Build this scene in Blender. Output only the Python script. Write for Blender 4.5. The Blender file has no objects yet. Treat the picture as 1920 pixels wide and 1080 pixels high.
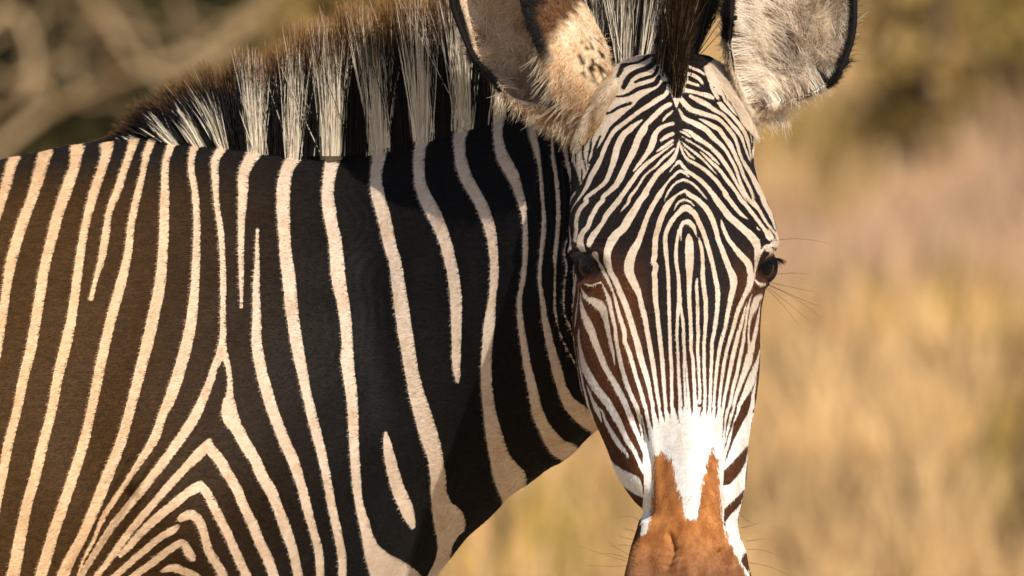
import bpy, bmesh, math, random
import numpy as np
from mathutils import Vector
from mathutils.bvhtree import BVHTree

# ------------------------------------------------------------------ camera, sky, sun, exposure
scene = bpy.context.scene
D = 24.0                                  # camera to animal's middle plane, metres
EYE = 1.3125                              # camera height
WIDE = 1.056                              # metres seen across the frame at that plane
cam_data = bpy.data.cameras.new('camera')
cam = bpy.data.objects.new('camera', cam_data)
scene.collection.objects.link(cam)
cam.location = (0, -D, EYE)
cam.rotation_euler = (math.radians(90), 0, 0)
cam_data.sensor_width = 36
cam_data.lens = 36 * D / WIDE
cam_data.clip_start = 0.5
cam_data.clip_end = 3000
cam_data.dof.use_dof = True
cam_data.dof.focus_distance = D - 0.40
cam_data.dof.aperture_fstop = 14.5
scene.camera = cam

SUN_AZ, SUN_EL = math.radians(27), math.radians(38)      # azimuth: to the right of the camera's back
sun_dir = Vector((math.sin(SUN_AZ)*math.cos(SUN_EL), -math.cos(SUN_AZ)*math.cos(SUN_EL), math.sin(SUN_EL)))
world = bpy.data.worlds.new('World'); scene.world = world; world.use_nodes = True
wn = world.node_tree.nodes; wl = world.node_tree.links
sky = wn.new('ShaderNodeTexSky'); sky.sky_type = 'NISHITA'; sky.sun_disc = False
sky.sun_elevation = SUN_EL
sky.sun_rotation = math.atan2(sun_dir.x, sun_dir.y)
wl.new(sky.outputs[0], wn['Background'].inputs[0]); wn['Background'].inputs[1].default_value = 0.10
sd = bpy.data.lights.new('sun', 'SUN'); sd.energy = 4.2; sd.angle = math.radians(0.6); sd.color = (1.0, 0.90, 0.76)
sun = bpy.data.objects.new('sun', sd); scene.collection.objects.link(sun)
sun.rotation_euler = sun_dir.to_track_quat('Z', 'Y').to_euler()
vs = scene.view_settings
vs.view_transform = 'Standard'; vs.look = 'None'; vs.gamma = 1.0; vs.use_curve_mapping = False; vs.exposure = 0.16
scene.cycles.use_denoising = True

rng = np.random.default_rng(7); random.seed(7)
COL = scene.collection
PXM = WIDE / 1920                          # one photo pixel in metres at the middle plane

def W(px, py, y=0.0):                      # a point of the picture at depth y
    k = PXM * (D + y) / D
    return ((px - 960)*k, y, EYE + (540 - py)*k)

# ------------------------------------------------------------------ small helpers
def tagged(o, label=None, cat=None, group=None, kind=None):
    if label: o['label'] = label
    if cat: o['category'] = cat
    if group: o['group'] = group
    if kind: o['kind'] = kind
    return o

def empty(name, loc, **k):
    o = bpy.data.objects.new(name, None); COL.objects.link(o); o.location = loc
    return tagged(o, **k)

def put(name, me, mat=None, parent=None, **k):
    o = bpy.data.objects.new(name, me); COL.objects.link(o)
    if mat: me.materials.append(mat)
    if parent:
        o.parent = parent; o.matrix_parent_inverse = parent_inverse(parent)
    return tagged(o, **k)

def parent_inverse(p):
    from mathutils import Matrix
    return Matrix.Translation(p.location).inverted() if p.type == 'EMPTY' else Matrix.Identity(4)

def mesh_from(name, V, F, smooth=True):
    me = bpy.data.meshes.new(name)
    V = np.asarray(V, float).reshape(-1, 3)
    me.from_pydata([tuple(v) for v in V], [], [tuple(int(i) for i in f) for f in F])
    me.polygons.foreach_set('use_smooth', [smooth]*len(me.polygons))
    me.update()
    return me

def fast_mesh(name, V, F, smooth=True):    # F: (n,k) array, all the same size
    me = bpy.data.meshes.new(name); V = np.asarray(V, np.float32); F = np.asarray(F, np.int32)
    n, k = F.shape
    me.vertices.add(len(V)); me.vertices.foreach_set('co', V.ravel())
    me.loops.add(n*k); me.loops.foreach_set('vertex_index', F.ravel())
    me.polygons.add(n); me.polygons.foreach_set('loop_start', np.arange(0, n*k, k, dtype=np.int32))
    me.polygons.foreach_set('loop_total', np.full(n, k, np.int32))
    me.polygons.foreach_set('use_smooth', np.full(n, smooth))
    me.update(calc_edges=True)
    return me

def set_color(me, name, C):
    a = me.attributes.new(name, 'FLOAT_COLOR', 'POINT'); C = np.asarray(C, np.float32)
    if C.shape[1] == 3: C = np.concatenate([C, np.ones((len(C), 1), np.float32)], 1)
    a.data.foreach_set('color', np.ascontiguousarray(C).ravel())

def set_float(me, name, v):
    a = me.attributes.new(name, 'FLOAT', 'POINT'); a.data.foreach_set('value', np.asarray(v, np.float32))

def hairs(name, P, R, C, mat, parent=None, **k):
    """P (n,m,3) points, R (n,m) radii, C (n,m,3) colours -> one hair-curves object"""
    n, m = P.shape[:2]
    cu = bpy.data.hair_curves.new(name)
    cu.add_curves([m]*n)
    cu.attributes['position'].data.foreach_set('vector', np.ascontiguousarray(P, np.float32).ravel())
    ra = cu.attributes.get('radius') or cu.attributes.new('radius', 'FLOAT', 'POINT')
    ra.data.foreach_set('value', np.ascontiguousarray(R, np.float32).ravel())
    ca = cu.attributes.new('hair_color', 'FLOAT_COLOR', 'POINT')
    C4 = np.concatenate([C, np.ones((n, m, 1))], 2).astype(np.float32)
    ca.data.foreach_set('color', np.ascontiguousarray(C4).ravel())
    return put(name, cu, mat, parent, **k)

def sstep(a, b, x):
    t = np.clip((x - a)/(b - a), 0, 1); return t*t*(3 - 2*t)

def unit(v):
    return v / np.maximum(np.linalg.norm(v, axis=-1, keepdims=True), 1e-9)

def lerp(a, b, t): return a + (b - a)*t

def vnoise(P, seed=0):                     # cheap smooth noise, -1..1
    r = np.random.default_rng(seed); out = 0
    for i in range(7):
        d = r.normal(size=3); d /= np.linalg.norm(d)
        out = out + np.sin(P @ (d*r.uniform(.7, 1.6)) * 2*math.pi + r.uniform(0, 6.28))
    return out / 3.2

# ------------------------------------------------------------------ materials
def new_mat(name):
    m = bpy.data.materials.new(name); m.use_nodes = True
    nt = m.node_tree; b = nt.nodes['Principled BSDF']
    return m, nt, b

def N(nt, t, **kw):
    n = nt.nodes.new(t)
    for k, v in kw.items():
        if k in ('ins',):
            for i, val in v.items(): n.inputs[i].default_value = val
        else: setattr(n, k, v)
    return n

def simple_mat(name, col, rough=0.6, noise=0.25, scale=40, bump=0.0):
    m, nt, b = new_mat(name); L = nt.links
    tc = N(nt, 'ShaderNodeTexCoord'); nz = N(nt, 'ShaderNodeTexNoise'); nz.inputs['Scale'].default_value = scale
    nz.inputs['Detail'].default_value = 5
    L.new(tc.outputs['Object'], nz.inputs['Vector'])
    mx = N(nt, 'ShaderNodeMix', data_type='RGBA')
    mx.inputs[6].default_value = (*[c*(1 - noise) for c in col], 1); mx.inputs[7].default_value = (*[min(1, c*(1 + noise)) for c in col], 1)
    L.new(nz.outputs['Fac'], mx.inputs[0]); L.new(mx.outputs[2], b.inputs['Base Color'])
    b.inputs['Roughness'].default_value = rough
    if bump:
        bp = N(nt, 'ShaderNodeBump'); bp.inputs['Strength'].default_value = bump; bp.inputs['Distance'].default_value = 0.002
        L.new(nz.outputs['Fac'], bp.inputs['Height']); L.new(bp.outputs[0], b.inputs['Normal'])
    return m

def hair_mat(name, rough=0.55, spec=0.3, trans=0.0):
    m, nt, b = new_mat(name); L = nt.links
    a = N(nt, 'ShaderNodeAttribute', attribute_name='hair_color')
    L.new(a.outputs['Color'], b.inputs['Base Color'])
    b.inputs['Roughness'].default_value = rough; b.inputs['Specular IOR Level'].default_value = spec
    if trans:
        tr = N(nt, 'ShaderNodeBsdfTranslucent'); L.new(a.outputs['Color'], tr.inputs['Color'])
        mx = N(nt, 'ShaderNodeMixShader'); mx.inputs[0].default_value = trans
        L.new(b.outputs[0], mx.inputs[1]); L.new(tr.outputs[0], mx.inputs[2])
        L.new(mx.outputs[0], nt.nodes['Material Output'].inputs['Surface'])
    return m

def coat_material():
    m, nt, b = new_mat('zebra_coat'); L = nt.links
    at = lambda n: N(nt, 'ShaderNodeAttribute', attribute_name=n)
    tc = N(nt, 'ShaderNodeTexCoord')
    def noise(scale, sc, detail=2.0):
        mp = N(nt, 'ShaderNodeMapping'); mp.inputs['Scale'].default_value = sc
        nz = N(nt, 'ShaderNodeTexNoise'); nz.inputs['Scale'].default_value = scale; nz.inputs['Detail'].default_value = detail
        L.new(tc.outputs['Object'], mp.inputs[0]); L.new(mp.outputs[0], nz.inputs['Vector'])
        return nz
    def math_(op, a, c=None, d=None):
        n = N(nt, 'ShaderNodeMath', operation=op)
        for i, v in enumerate((a, c, d)):
            if v is None: continue
            if isinstance(v, (int, float)): n.inputs[i].default_value = v
            else: L.new(v, n.inputs[i])
        return n.outputs[0]
    n1 = noise(330, (0.22, 0.22, 1.0), 2.0)          # hair teeth along the stripe edges
    fz = at('fuzz')
    j = math_('MULTIPLY', math_('SUBTRACT', n1.outputs['Fac'], 0.5), fz.outputs['Fac'])
    st = math_('ADD', at('stripe').outputs['Fac'], j)
    mr = N(nt, 'ShaderNodeMapRange', interpolation_type='SMOOTHSTEP')
    mr.inputs['From Min'].default_value = -0.45; mr.inputs['From Max'].default_value = 0.45
    L.new(st, mr.inputs['Value'])
    # fur grain
    g1 = noise(260, (0.35, 0.5, 1.0), 4.0); g2 = noise(26, (1, 1, 1), 5.0); g3 = noise(900, (0.5, 0.5, 0.8), 2.0)
    pale = N(nt, 'ShaderNodeMix', data_type='RGBA', blend_type='MULTIPLY'); pale.inputs[0].default_value = 1
    L.new(at('pale').outputs['Color'], pale.inputs[6])
    rp = N(nt, 'ShaderNodeValToRGB'); L.new(math_('ADD', math_('MULTIPLY', g1.outputs['Fac'], .6), math_('MULTIPLY', g2.outputs['Fac'], .4)), rp.inputs[0])
    rp.color_ramp.elements[0].position = .3; rp.color_ramp.elements[0].color = (.78, .74, .68, 1)
    rp.color_ramp.elements[1].position = .62; rp.color_ramp.elements[1].color = (1.06, 1.06, 1.06, 1)
    L.new(rp.outputs[0], pale.inputs[7])
    dark = N(nt, 'ShaderNodeMix', data_type='RGBA', blend_type='MULTIPLY'); dark.inputs[0].default_value = 1
    L.new(at('dark').outputs['Color'], dark.inputs[6])
    rd = N(nt, 'ShaderNodeValToRGB'); L.new(math_('ADD', math_('MULTIPLY', g3.outputs['Fac'], .45), math_('MULTIPLY', g1.outputs['Fac'], .55)), rd.inputs[0])
    rd.color_ramp.elements[0].position = .3; rd.color_ramp.elements[0].color = (.45, .42, .40, 1)
    rd.color_ramp.elements[1].position = .72; rd.color_ramp.elements[1].color = (1.7, 1.6, 1.5, 1)
    L.new(rd.outputs[0], dark.inputs[7])
    mix = N(nt, 'ShaderNodeMix', data_type='RGBA')
    L.new(mr.outputs[0], mix.inputs[0]); L.new(pale.outputs[2], mix.inputs[6]); L.new(dark.outputs[2], mix.inputs[7])
    # tan muzzle
    nt2 = noise(330, (1.0, 1.0, 0.10), 3.0)
    tj = math_('ADD', at('muzzle').outputs['Fac'], math_('MULTIPLY', math_('SUBTRACT', nt2.outputs['Fac'], .5), 15.0))
    tm = N(nt, 'ShaderNodeMapRange', interpolation_type='SMOOTHSTEP')
    tm.inputs['From Min'].default_value = -1.5; tm.inputs['From Max'].default_value = 1.0
    tm.inputs['To Min'].default_value = 1; tm.inputs['To Max'].default_value = 0
    L.new(tj, tm.inputs['Value'])
    t1 = noise(110, (1, 1, .5), 5.0)
    tr = N(nt, 'ShaderNodeValToRGB'); L.new(t1.outputs['Fac'], tr.inputs[0])
    tr.color_ramp.elements[0].position = .32; tr.color_ramp.elements[0].color = (.62, .50, .42, 1)
    tr.color_ramp.elements[1].position = .68; tr.color_ramp.elements[1].color = (1.2, 1.2, 1.25, 1)
    tcmul = N(nt, 'ShaderNodeMix', data_type='RGBA', blend_type='MULTIPLY'); tcmul.inputs[0].default_value = 1
    L.new(at('nose').outputs['Color'], tcmul.inputs[6]); L.new(tr.outputs[0], tcmul.inputs[7])
    mix2 = N(nt, 'ShaderNodeMix', data_type='RGBA')
    L.new(tm.outputs[0], mix2.inputs[0]); L.new(mix.outputs[2], mix2.inputs[6]); L.new(tcmul.outputs[2], mix2.inputs[7])
    L.new(mix2.outputs[2], b.inputs['Base Color'])
    b.inputs['Roughness'].default_value = 0.62; b.inputs['Specular IOR Level'].default_value = 0.10
    b.inputs['Sheen Weight'].default_value = 0.02; b.inputs['Sheen Roughness'].default_value = 0.4
    bp = N(nt, 'ShaderNodeBump'); bp.inputs['Strength'].default_value = 0.35; bp.inputs['Distance'].default_value = 0.0012
    L.new(g1.outputs['Fac'], bp.inputs['Height']); L.new(bp.outputs[0], b.inputs['Normal'])
    return m

# ------------------------------------------------------------------ the coat's marks, in mm on a plane through the animal
BODY=[
('w',[-511.2,135.1,12.5,-513.9,129.2,12.5,-518.8,109,12,-525.9,84.5,12,-536.8,49,12,-555.9,-10.9,12]),
('w',[-479,140.6,15.3,-480.1,138.4,15.3,-484.5,121.5,14.7,-492.1,94.3,12.5,-502.5,64.3,13.1,-513.4,23.4,12.5,-516.6,2.7,10.9,-519.3,-20.2,10.9,-524.2,-58.3,9.8,-530.8,-98.1,9.8,-545,-174.4,9.8]),
('w',[-445.2,150.4,15.8,-446.9,145,15.8,-449.6,124.8,12.5,-454.5,109.5,13.6,-464.3,79.6,13.1,-471.9,49,12.5,-477.9,23.4,12,-481.2,2.7,12.5,-485.6,-27.8,12,-490.5,-58.3,12.5,-497.5,-88.3,12,-505.7,-129.2,10.9,-513.9,-161.3,11.4,-518.8,-191.3,10.4,-524.2,-221.8,9.3,-531.9,-272.5,9.3,-539.5,-316.1,9.3]),
('w',[-414.2,158,15.3,-416.3,152,15.3,-416.9,140.1,13.1,-420.7,124.8,11.4,-430,94.3,11.4,-437.1,64.3,9.8,-442,33.8,10.4,-445.8,2.7,10.9,-449.6,-27.8,11.4,-455.6,-58.3,13.1,-462.7,-88.3,12,-470.3,-129.2,11.4,-478.5,-161.3,12,-485.6,-191.3,12.5,-494.3,-221.8,12.5,-500.3,-251.8,13.6,-507.9,-292.6,14.7,-515,-327,14.7]),
('w',[-387.5,160.2,13.1,-388,156.4,13.1,-390.7,146,10.4,-397.3,124.8,9.3,-404.9,100.3,9.8,-412.5,79.6,8.7,-416.9,49,9.8,-420.7,27.2,8.7,-425.6,9.8,6.5,-430.5,-10.9,6]),
('w',[-367.3,161.3,9.8,-368.9,156.4,9.8,-374.9,140.1,9.3,-379.3,117.2,7.6,-384.7,94.3,9.3,-390.2,64.3,9.3,-393.5,33.8,9.8,-400.5,2.7,12,-408.7,-27.8,12,-415.8,-58.3,12,-421.8,-88.3,12,-430,-129.2,10.9,-437.6,-161.3,12,-446.9,-191.3,12.5,-457.2,-221.8,12.5,-467.6,-251.8,13.1,-479.6,-292.6,13.6,-490.5,-327,13.6]),
('w',[-346,161.3,13.1,-348.2,156.4,13.1,-351,146,9.8,-355.9,127.5,8.7,-356.4,109.5,9.8,-356.4,79.6,11.4,-356.9,49,11.4,-358,27.2,12,-360.2,2.7,13.1,-366.2,-27.8,13.6,-372.8,-58.3,13.6,-380.4,-88.3,12.5,-390.7,-129.2,12,-400,-161.3,12.5,-412,-191.3,13.1,-424,-221.8,13.1,-437.1,-251.8,12,-452.9,-282.3,13.1,-462.1,-305.2,14.2]),
('w',[-319.9,160.2,14.2,-322.1,154.8,14.2,-328.1,141.1,9.3,-329.7,124.8,8.2,-325.9,101.9,8.7,-323.2,71.9,8.2,-323.2,33.8,9.8,-324.3,2.7,10.4,-327,-27.8,12.5,-332.4,-58.3,13.6,-340.6,-88.3,13.6,-348.2,-111.2,13.6,-356.4,-130.2,10.9,-364.6,-153.7,11.4,-376.6,-173.3,9.3,-389.1,-192.4,7.6,-401.1,-210.4,7.1,-415.3,-231.6,7.1,-426.2,-257.2,5.4,-437.1,-277.9,4.4,-444.1,-299.7,3.8]),
('w',[-295.4,154.8,13.1,-296.5,148.8,12,-304.6,132.4,9.8,-304.6,109.5,8.7,-303,86.6,7.1,-299.2,64.3,7.6,-296.5,33.8,7.6,-295.4,2.7,7.6,-295.4,-27.8,7.6,-295.4,-50.7,8.7,-297.5,-66.5,10.9,-303.5,-80.7,9.3,-308.4,-95.9,9.8,-314.4,-111.2,10.9,-322.6,-129.7,12,-335.1,-149.9,12,-347.7,-167.3,11.4,-361.9,-186.4,10.9,-376,-204.4,10.4,-390.2,-221.8,9.8,-408.2,-244.1,9.3,-423.4,-268.1,8.7,-437.1,-290.5,7.6,-446.9,-310.6,7.6]),
('w',[-295.4,-54.5,8.7,-294.8,-65.4,9.8,-291,-76.3,7.6,-287.7,-95.9,7.1,-288.3,-111.2,10.4,-288.8,-118.8,15.3,-287.7,-129.7,18.5,-279,-146,14.2,-270.8,-161.3,14.2,-261.6,-176,13.1,-255,-191.3,13.1,-246.3,-206.5,13.6,-239.8,-221.8,12,-231.6,-244.1,13.1,-224,-267,11.4,-218.5,-292.6,11.4,-212.5,-316.1,11.4]),
('w',[-261.6,147.1,15.3,-262.7,141.7,15.3,-269.2,132.4,14.2,-274.7,120.4,13.1,-276.3,94.3,11.4,-277.4,64.3,8.7,-277.4,33.8,7.6,-276.8,2.7,6,-276.8,-20.2,4.4]),
('w',[-261,61,4.4,-261,49,5.4,-261,28.3,6.5,-261.6,2.7,8.7,-261,-27.8,10.4,-260.5,-58.3,12.5,-255,-88.3,13.1,-248.5,-111.2,13.6,-242.5,-129.7,13.1,-233.2,-153.7,13.1,-223.4,-176,13.1,-215.8,-198.9,11.4,-209.8,-221.8,11.4,-203.8,-244.1,9.8,-197.8,-267,10.4,-195.6,-292.6,9.8,-192.9,-316.1,9.8]),
('w',[-222.3,141.7,17.4,-222.3,136.8,16.3,-229.4,126.4,14.2,-233.8,109.5,15.3,-234.9,86.6,15.3,-233.8,64.3,14.2,-231.6,33.8,14.2,-228.3,9.8,15.3,-226.2,-12.5,14.7,-223.4,-35.4,14.2,-219.6,-58.3,14.2,-215.3,-80.7,13.1,-210.4,-103.5,11.4,-204.4,-129.7,12,-196.2,-161.3,11.4,-189.6,-191.3,10.4,-184.2,-221.8,10.4,-177.7,-251.8,10.4,-173.8,-274.7,10.4,-173.3,-292.6,9.8,-173.3,-316.1,9.8]),
('w',[-183.7,146,20.7,-183.7,140.1,20.7,-185.3,127.5,15.8,-188.6,109.5,14.2,-189.1,94.3,14.2,-187.5,79.6,15.3,-184.7,64.3,14.2,-181.5,49,15.3,-179.8,32.7,15.8,-177.7,9.8,16.3,-173.3,-12.5,14.2,-170,-35.4,13.6,-168.4,-58.3,13.6,-168.4,-73,15.3,-166.8,-88.3,14.2,-163.5,-111.2,13.1,-162.4,-130.2,12.5,-161.3,-161.3,11.4,-159.1,-191.3,11.4,-155.9,-221.8,10.4,-152,-236.5,12,-148.2,-251.8,13.1,-143.3,-267,18,-134.6,-282.3,28.3,-125.9,-292.6,38.1,-114.4,-305.2,46.3,-103.5,-321.5,49]),
('w',[-136.8,153.7,22.3,-136.8,148.8,22.3,-136.2,140.1,17.4,-138.4,124.8,13.6,-139.5,109.5,14.2,-137.3,94.3,15.3,-133,79.6,15.3,-129.2,64.3,15.3,-124.3,41.4,14.2,-121,31.6,14.2,-116.1,2.7,15.3,-111.2,-31.6,16.9,-106.8,-58.3,16.3,-101.9,-88.3,15.8,-96.5,-111.2,18,-91,-130.2,19.6,-83.9,-153.7,20.2,-79.6,-168.4,18,-75.7,-191.3,17.4,-74.1,-214.2,19.1,-69.8,-228.9,25.1,-63.8,-239.8,33.8,-64.3,-251.8,28.3,-67.6,-267,18.5,-71.9,-282.3,16.3,-79,-294.3,14.2,-87.2,-310.6,14.2]),
('w',[-129.2,-147.1,4.4,-127,-161.3,10.4,-124.3,-176,13.1,-120.4,-191.3,14.2,-116.1,-206.5,15.3,-109.5,-221.8,15.8,-104.1,-236.5,12,-101.4,-244.1,6.5]),
('w',[-89.9,161.3,19.1,-90.5,156.4,18,-93.2,147.7,14.2,-95.4,124.8,13.1,-94.3,109.5,13.1,-89.4,94.3,15.3,-81.7,79.6,16.3,-74.7,64.3,15.3,-68.7,49,14.2,-64.3,33.2,13.6,-59.4,9.8,13.6,-57.2,-12.5,13.6,-56.7,-35.4,12.5,-56.7,-58.3,11.4,-56.7,-80.7,9.8,-55.6,-93.2,6,-55.6,-99.2,2.2]),
('w',[-50.1,173.3,19.6,-50.7,168.4,19.1,-53.4,154.8,14.7,-53.4,140.1,13.1,-50.7,124.8,14.2,-44.7,109.5,14.2,-36,94.3,13.6,-28.9,79.6,14.2,-23.4,64.3,13.1,-20.2,49,11.4,-18.5,33.2,10.4,-18,9.8,10.4,-20.2,-12.5,9.3,-22.9,-35.4,13.1,-25.1,-58.3,12,-26.2,-80.7,12.5,-25.6,-103.5,13.1,-22.3,-129.7,14.7,-17.4,-153.7,19.1,-11.4,-176,22.9,-6,-188.6,29.4,-0.5,-198.9,33.8,-1.6,-209.3,22.9,-5.4,-220.7,8.7]),
('w',[-12,190.7,14.2,-12,177.7,13.1,-14.2,162.4,11.4,-13.1,147.7,12,-8.2,132.4,14.2,0,117.2,14.2,6,101.9,11.4,10.4,86.6,9.3,13.6,64.3,6.5,13.6,49,7.1,13.6,33.2,6.5,11.4,9.8,7.1,7.6,-12.5,6.5,8.2,-27.8,7.6,9.8,-43.1,8.2,12.5,-58.3,8.7,15.8,-80.7,9.8,21.3,-103.5,11.4,27.2,-129.7,13.6,35.4,-146,15.3,43.1,-158,19.6,51.2,-165.7,20.7,59.9,-167.8,20.7]),
('w',[16.3,188,9.3,19.6,173.3,9.3,21.8,154.8,9.3,25.6,140.1,7.6,28.9,121.5,4.9,30.5,101.9,6,32.2,82.3,4.9,32.7,64.3,6.5,31.6,49,6.5,30,33.2,6,28.3,9.8,5.4,31.1,-12.5,6.5,34.3,-35.4,8.7,39.2,-58.3,9.8,45.2,-80.7,12,51.8,-103.5,12,59.4,-118.8,15.3,67,-125.9,18.5,77.4,-134.1,19.6,89.9,-141.7,19.6]),
('w',[41.4,168.9,4.4,41.4,150.4,4.4,42,132.4,6,44.7,117.2,5.4,46.9,94.3,5.4,47.4,71.9,6,45.8,49,6,44.1,33.2,6,44.1,17.4,3.8,43.6,-4.9,3.8,44.7,-27.8,3.8,48,-43.1,3.3,54,-58.3,3.8,62.1,-73,3.3,67.6,-82.8,3.3]),
('w',[54.5,158,5.4,57.2,124.8,6,62.7,109.5,6.5,63.8,100.3,6.5,63.2,87.2,5.4]),
('w',[56.1,59.9,2.7,55.6,49,3.3,53.4,33.8,3.8,55.6,21.8,3.8,54.5,10.9,3.8,52.9,-4.9,3.8,54,-27.8,3.3,59.9,-43.1,3.3,61.6,-52.3,2.2]),
('w',[64.3,27.2,3.8,63.2,17.4,3.8,62.1,-12.5,3.3,61,-31.1,2.7,62.7,-43.6,2.2]),
('w',[-308.4,-156.4,7.6,-315.5,-165.1,12,-332.4,-183.1,10.4,-349.9,-202.2,9.8,-364,-218.5,9.3,-378.2,-234.9,9.3,-396.7,-258.3,8.7,-409.8,-276.8,8.2,-420.7,-290.5,7.6,-431.6,-305.2,7.6]),
('w',[-309.5,-156.4,6.5,-306.8,-164.6,12,-299.2,-173.3,12.5,-288.8,-191.3,12.5,-279.6,-206.5,12,-273.6,-221.8,11.4,-264.8,-239.8,12,-257.2,-259.4,12,-249.6,-274.7,12,-243.6,-292.6,12,-237.1,-316.1,12]),
('w',[-317.2,-199.5,8.2,-321.5,-203.3,12,-330.8,-209.3,10.9,-344.4,-220.2,10.9,-362.9,-235.4,10.9,-378.2,-250.1,9.8,-390.2,-263.8,8.7,-398.9,-272.5,6.5]),
('w',[-317.2,-200.5,8.7,-312.8,-206,10.9,-309.5,-210.9,10.9,-304.1,-221.8,10.9,-296.5,-236.5,10.9,-288.8,-251.8,10.4,-281.2,-270.3,10.9,-271.4,-292.1,10.9,-264.3,-310.6,10.9]),
('w',[-337.9,-235.4,7.6,-332.4,-232.2,10.9,-326.4,-231.1,12,-320.4,-234.3,11.4,-316.1,-242,10.4,-312.3,-255,10.4,-309,-267,10.4,-302.5,-278.5,10.9,-294.3,-292.6,10.9,-287.7,-307.9,10.9]),
('w',[-339.5,-242.5,5.4,-344.4,-245.8,8.7,-356.4,-252.9,8.7,-371.7,-265.4,8.7,-389.1,-280.1,8.2,-403.3,-292.6,8.2,-418,-305.2,8.2]),
('w',[-324.8,-275.2,7.6,-328.6,-270.3,10.9,-332.4,-262.7,9.8,-335.7,-258.9,8.7,-341.7,-262.1,9.3,-349.3,-267,9.3,-365.7,-279.6,9.3,-383.7,-292.6,8.7,-397.8,-304.1,8.7]),
('w',[-355.3,-288.3,5.4,-349.9,-285.6,8.7,-343.3,-285,9.8,-335.1,-288.3,9.8,-325.9,-291.6,9.8,-313.4,-299.7,8.7]),
('k',[-41.4,-249,3.8,-46.3,-253.4,7.6,-52.3,-261.6,10.4,-57.8,-270.3,6.5,-61,-275.2,2.2]),
('W',[-38.7,-255,-48,-270.3,-62.7,-284.5,-73,-297,-87.2,-321.5,-59.9,-321.5,-43.6,-283.4])]
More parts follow.
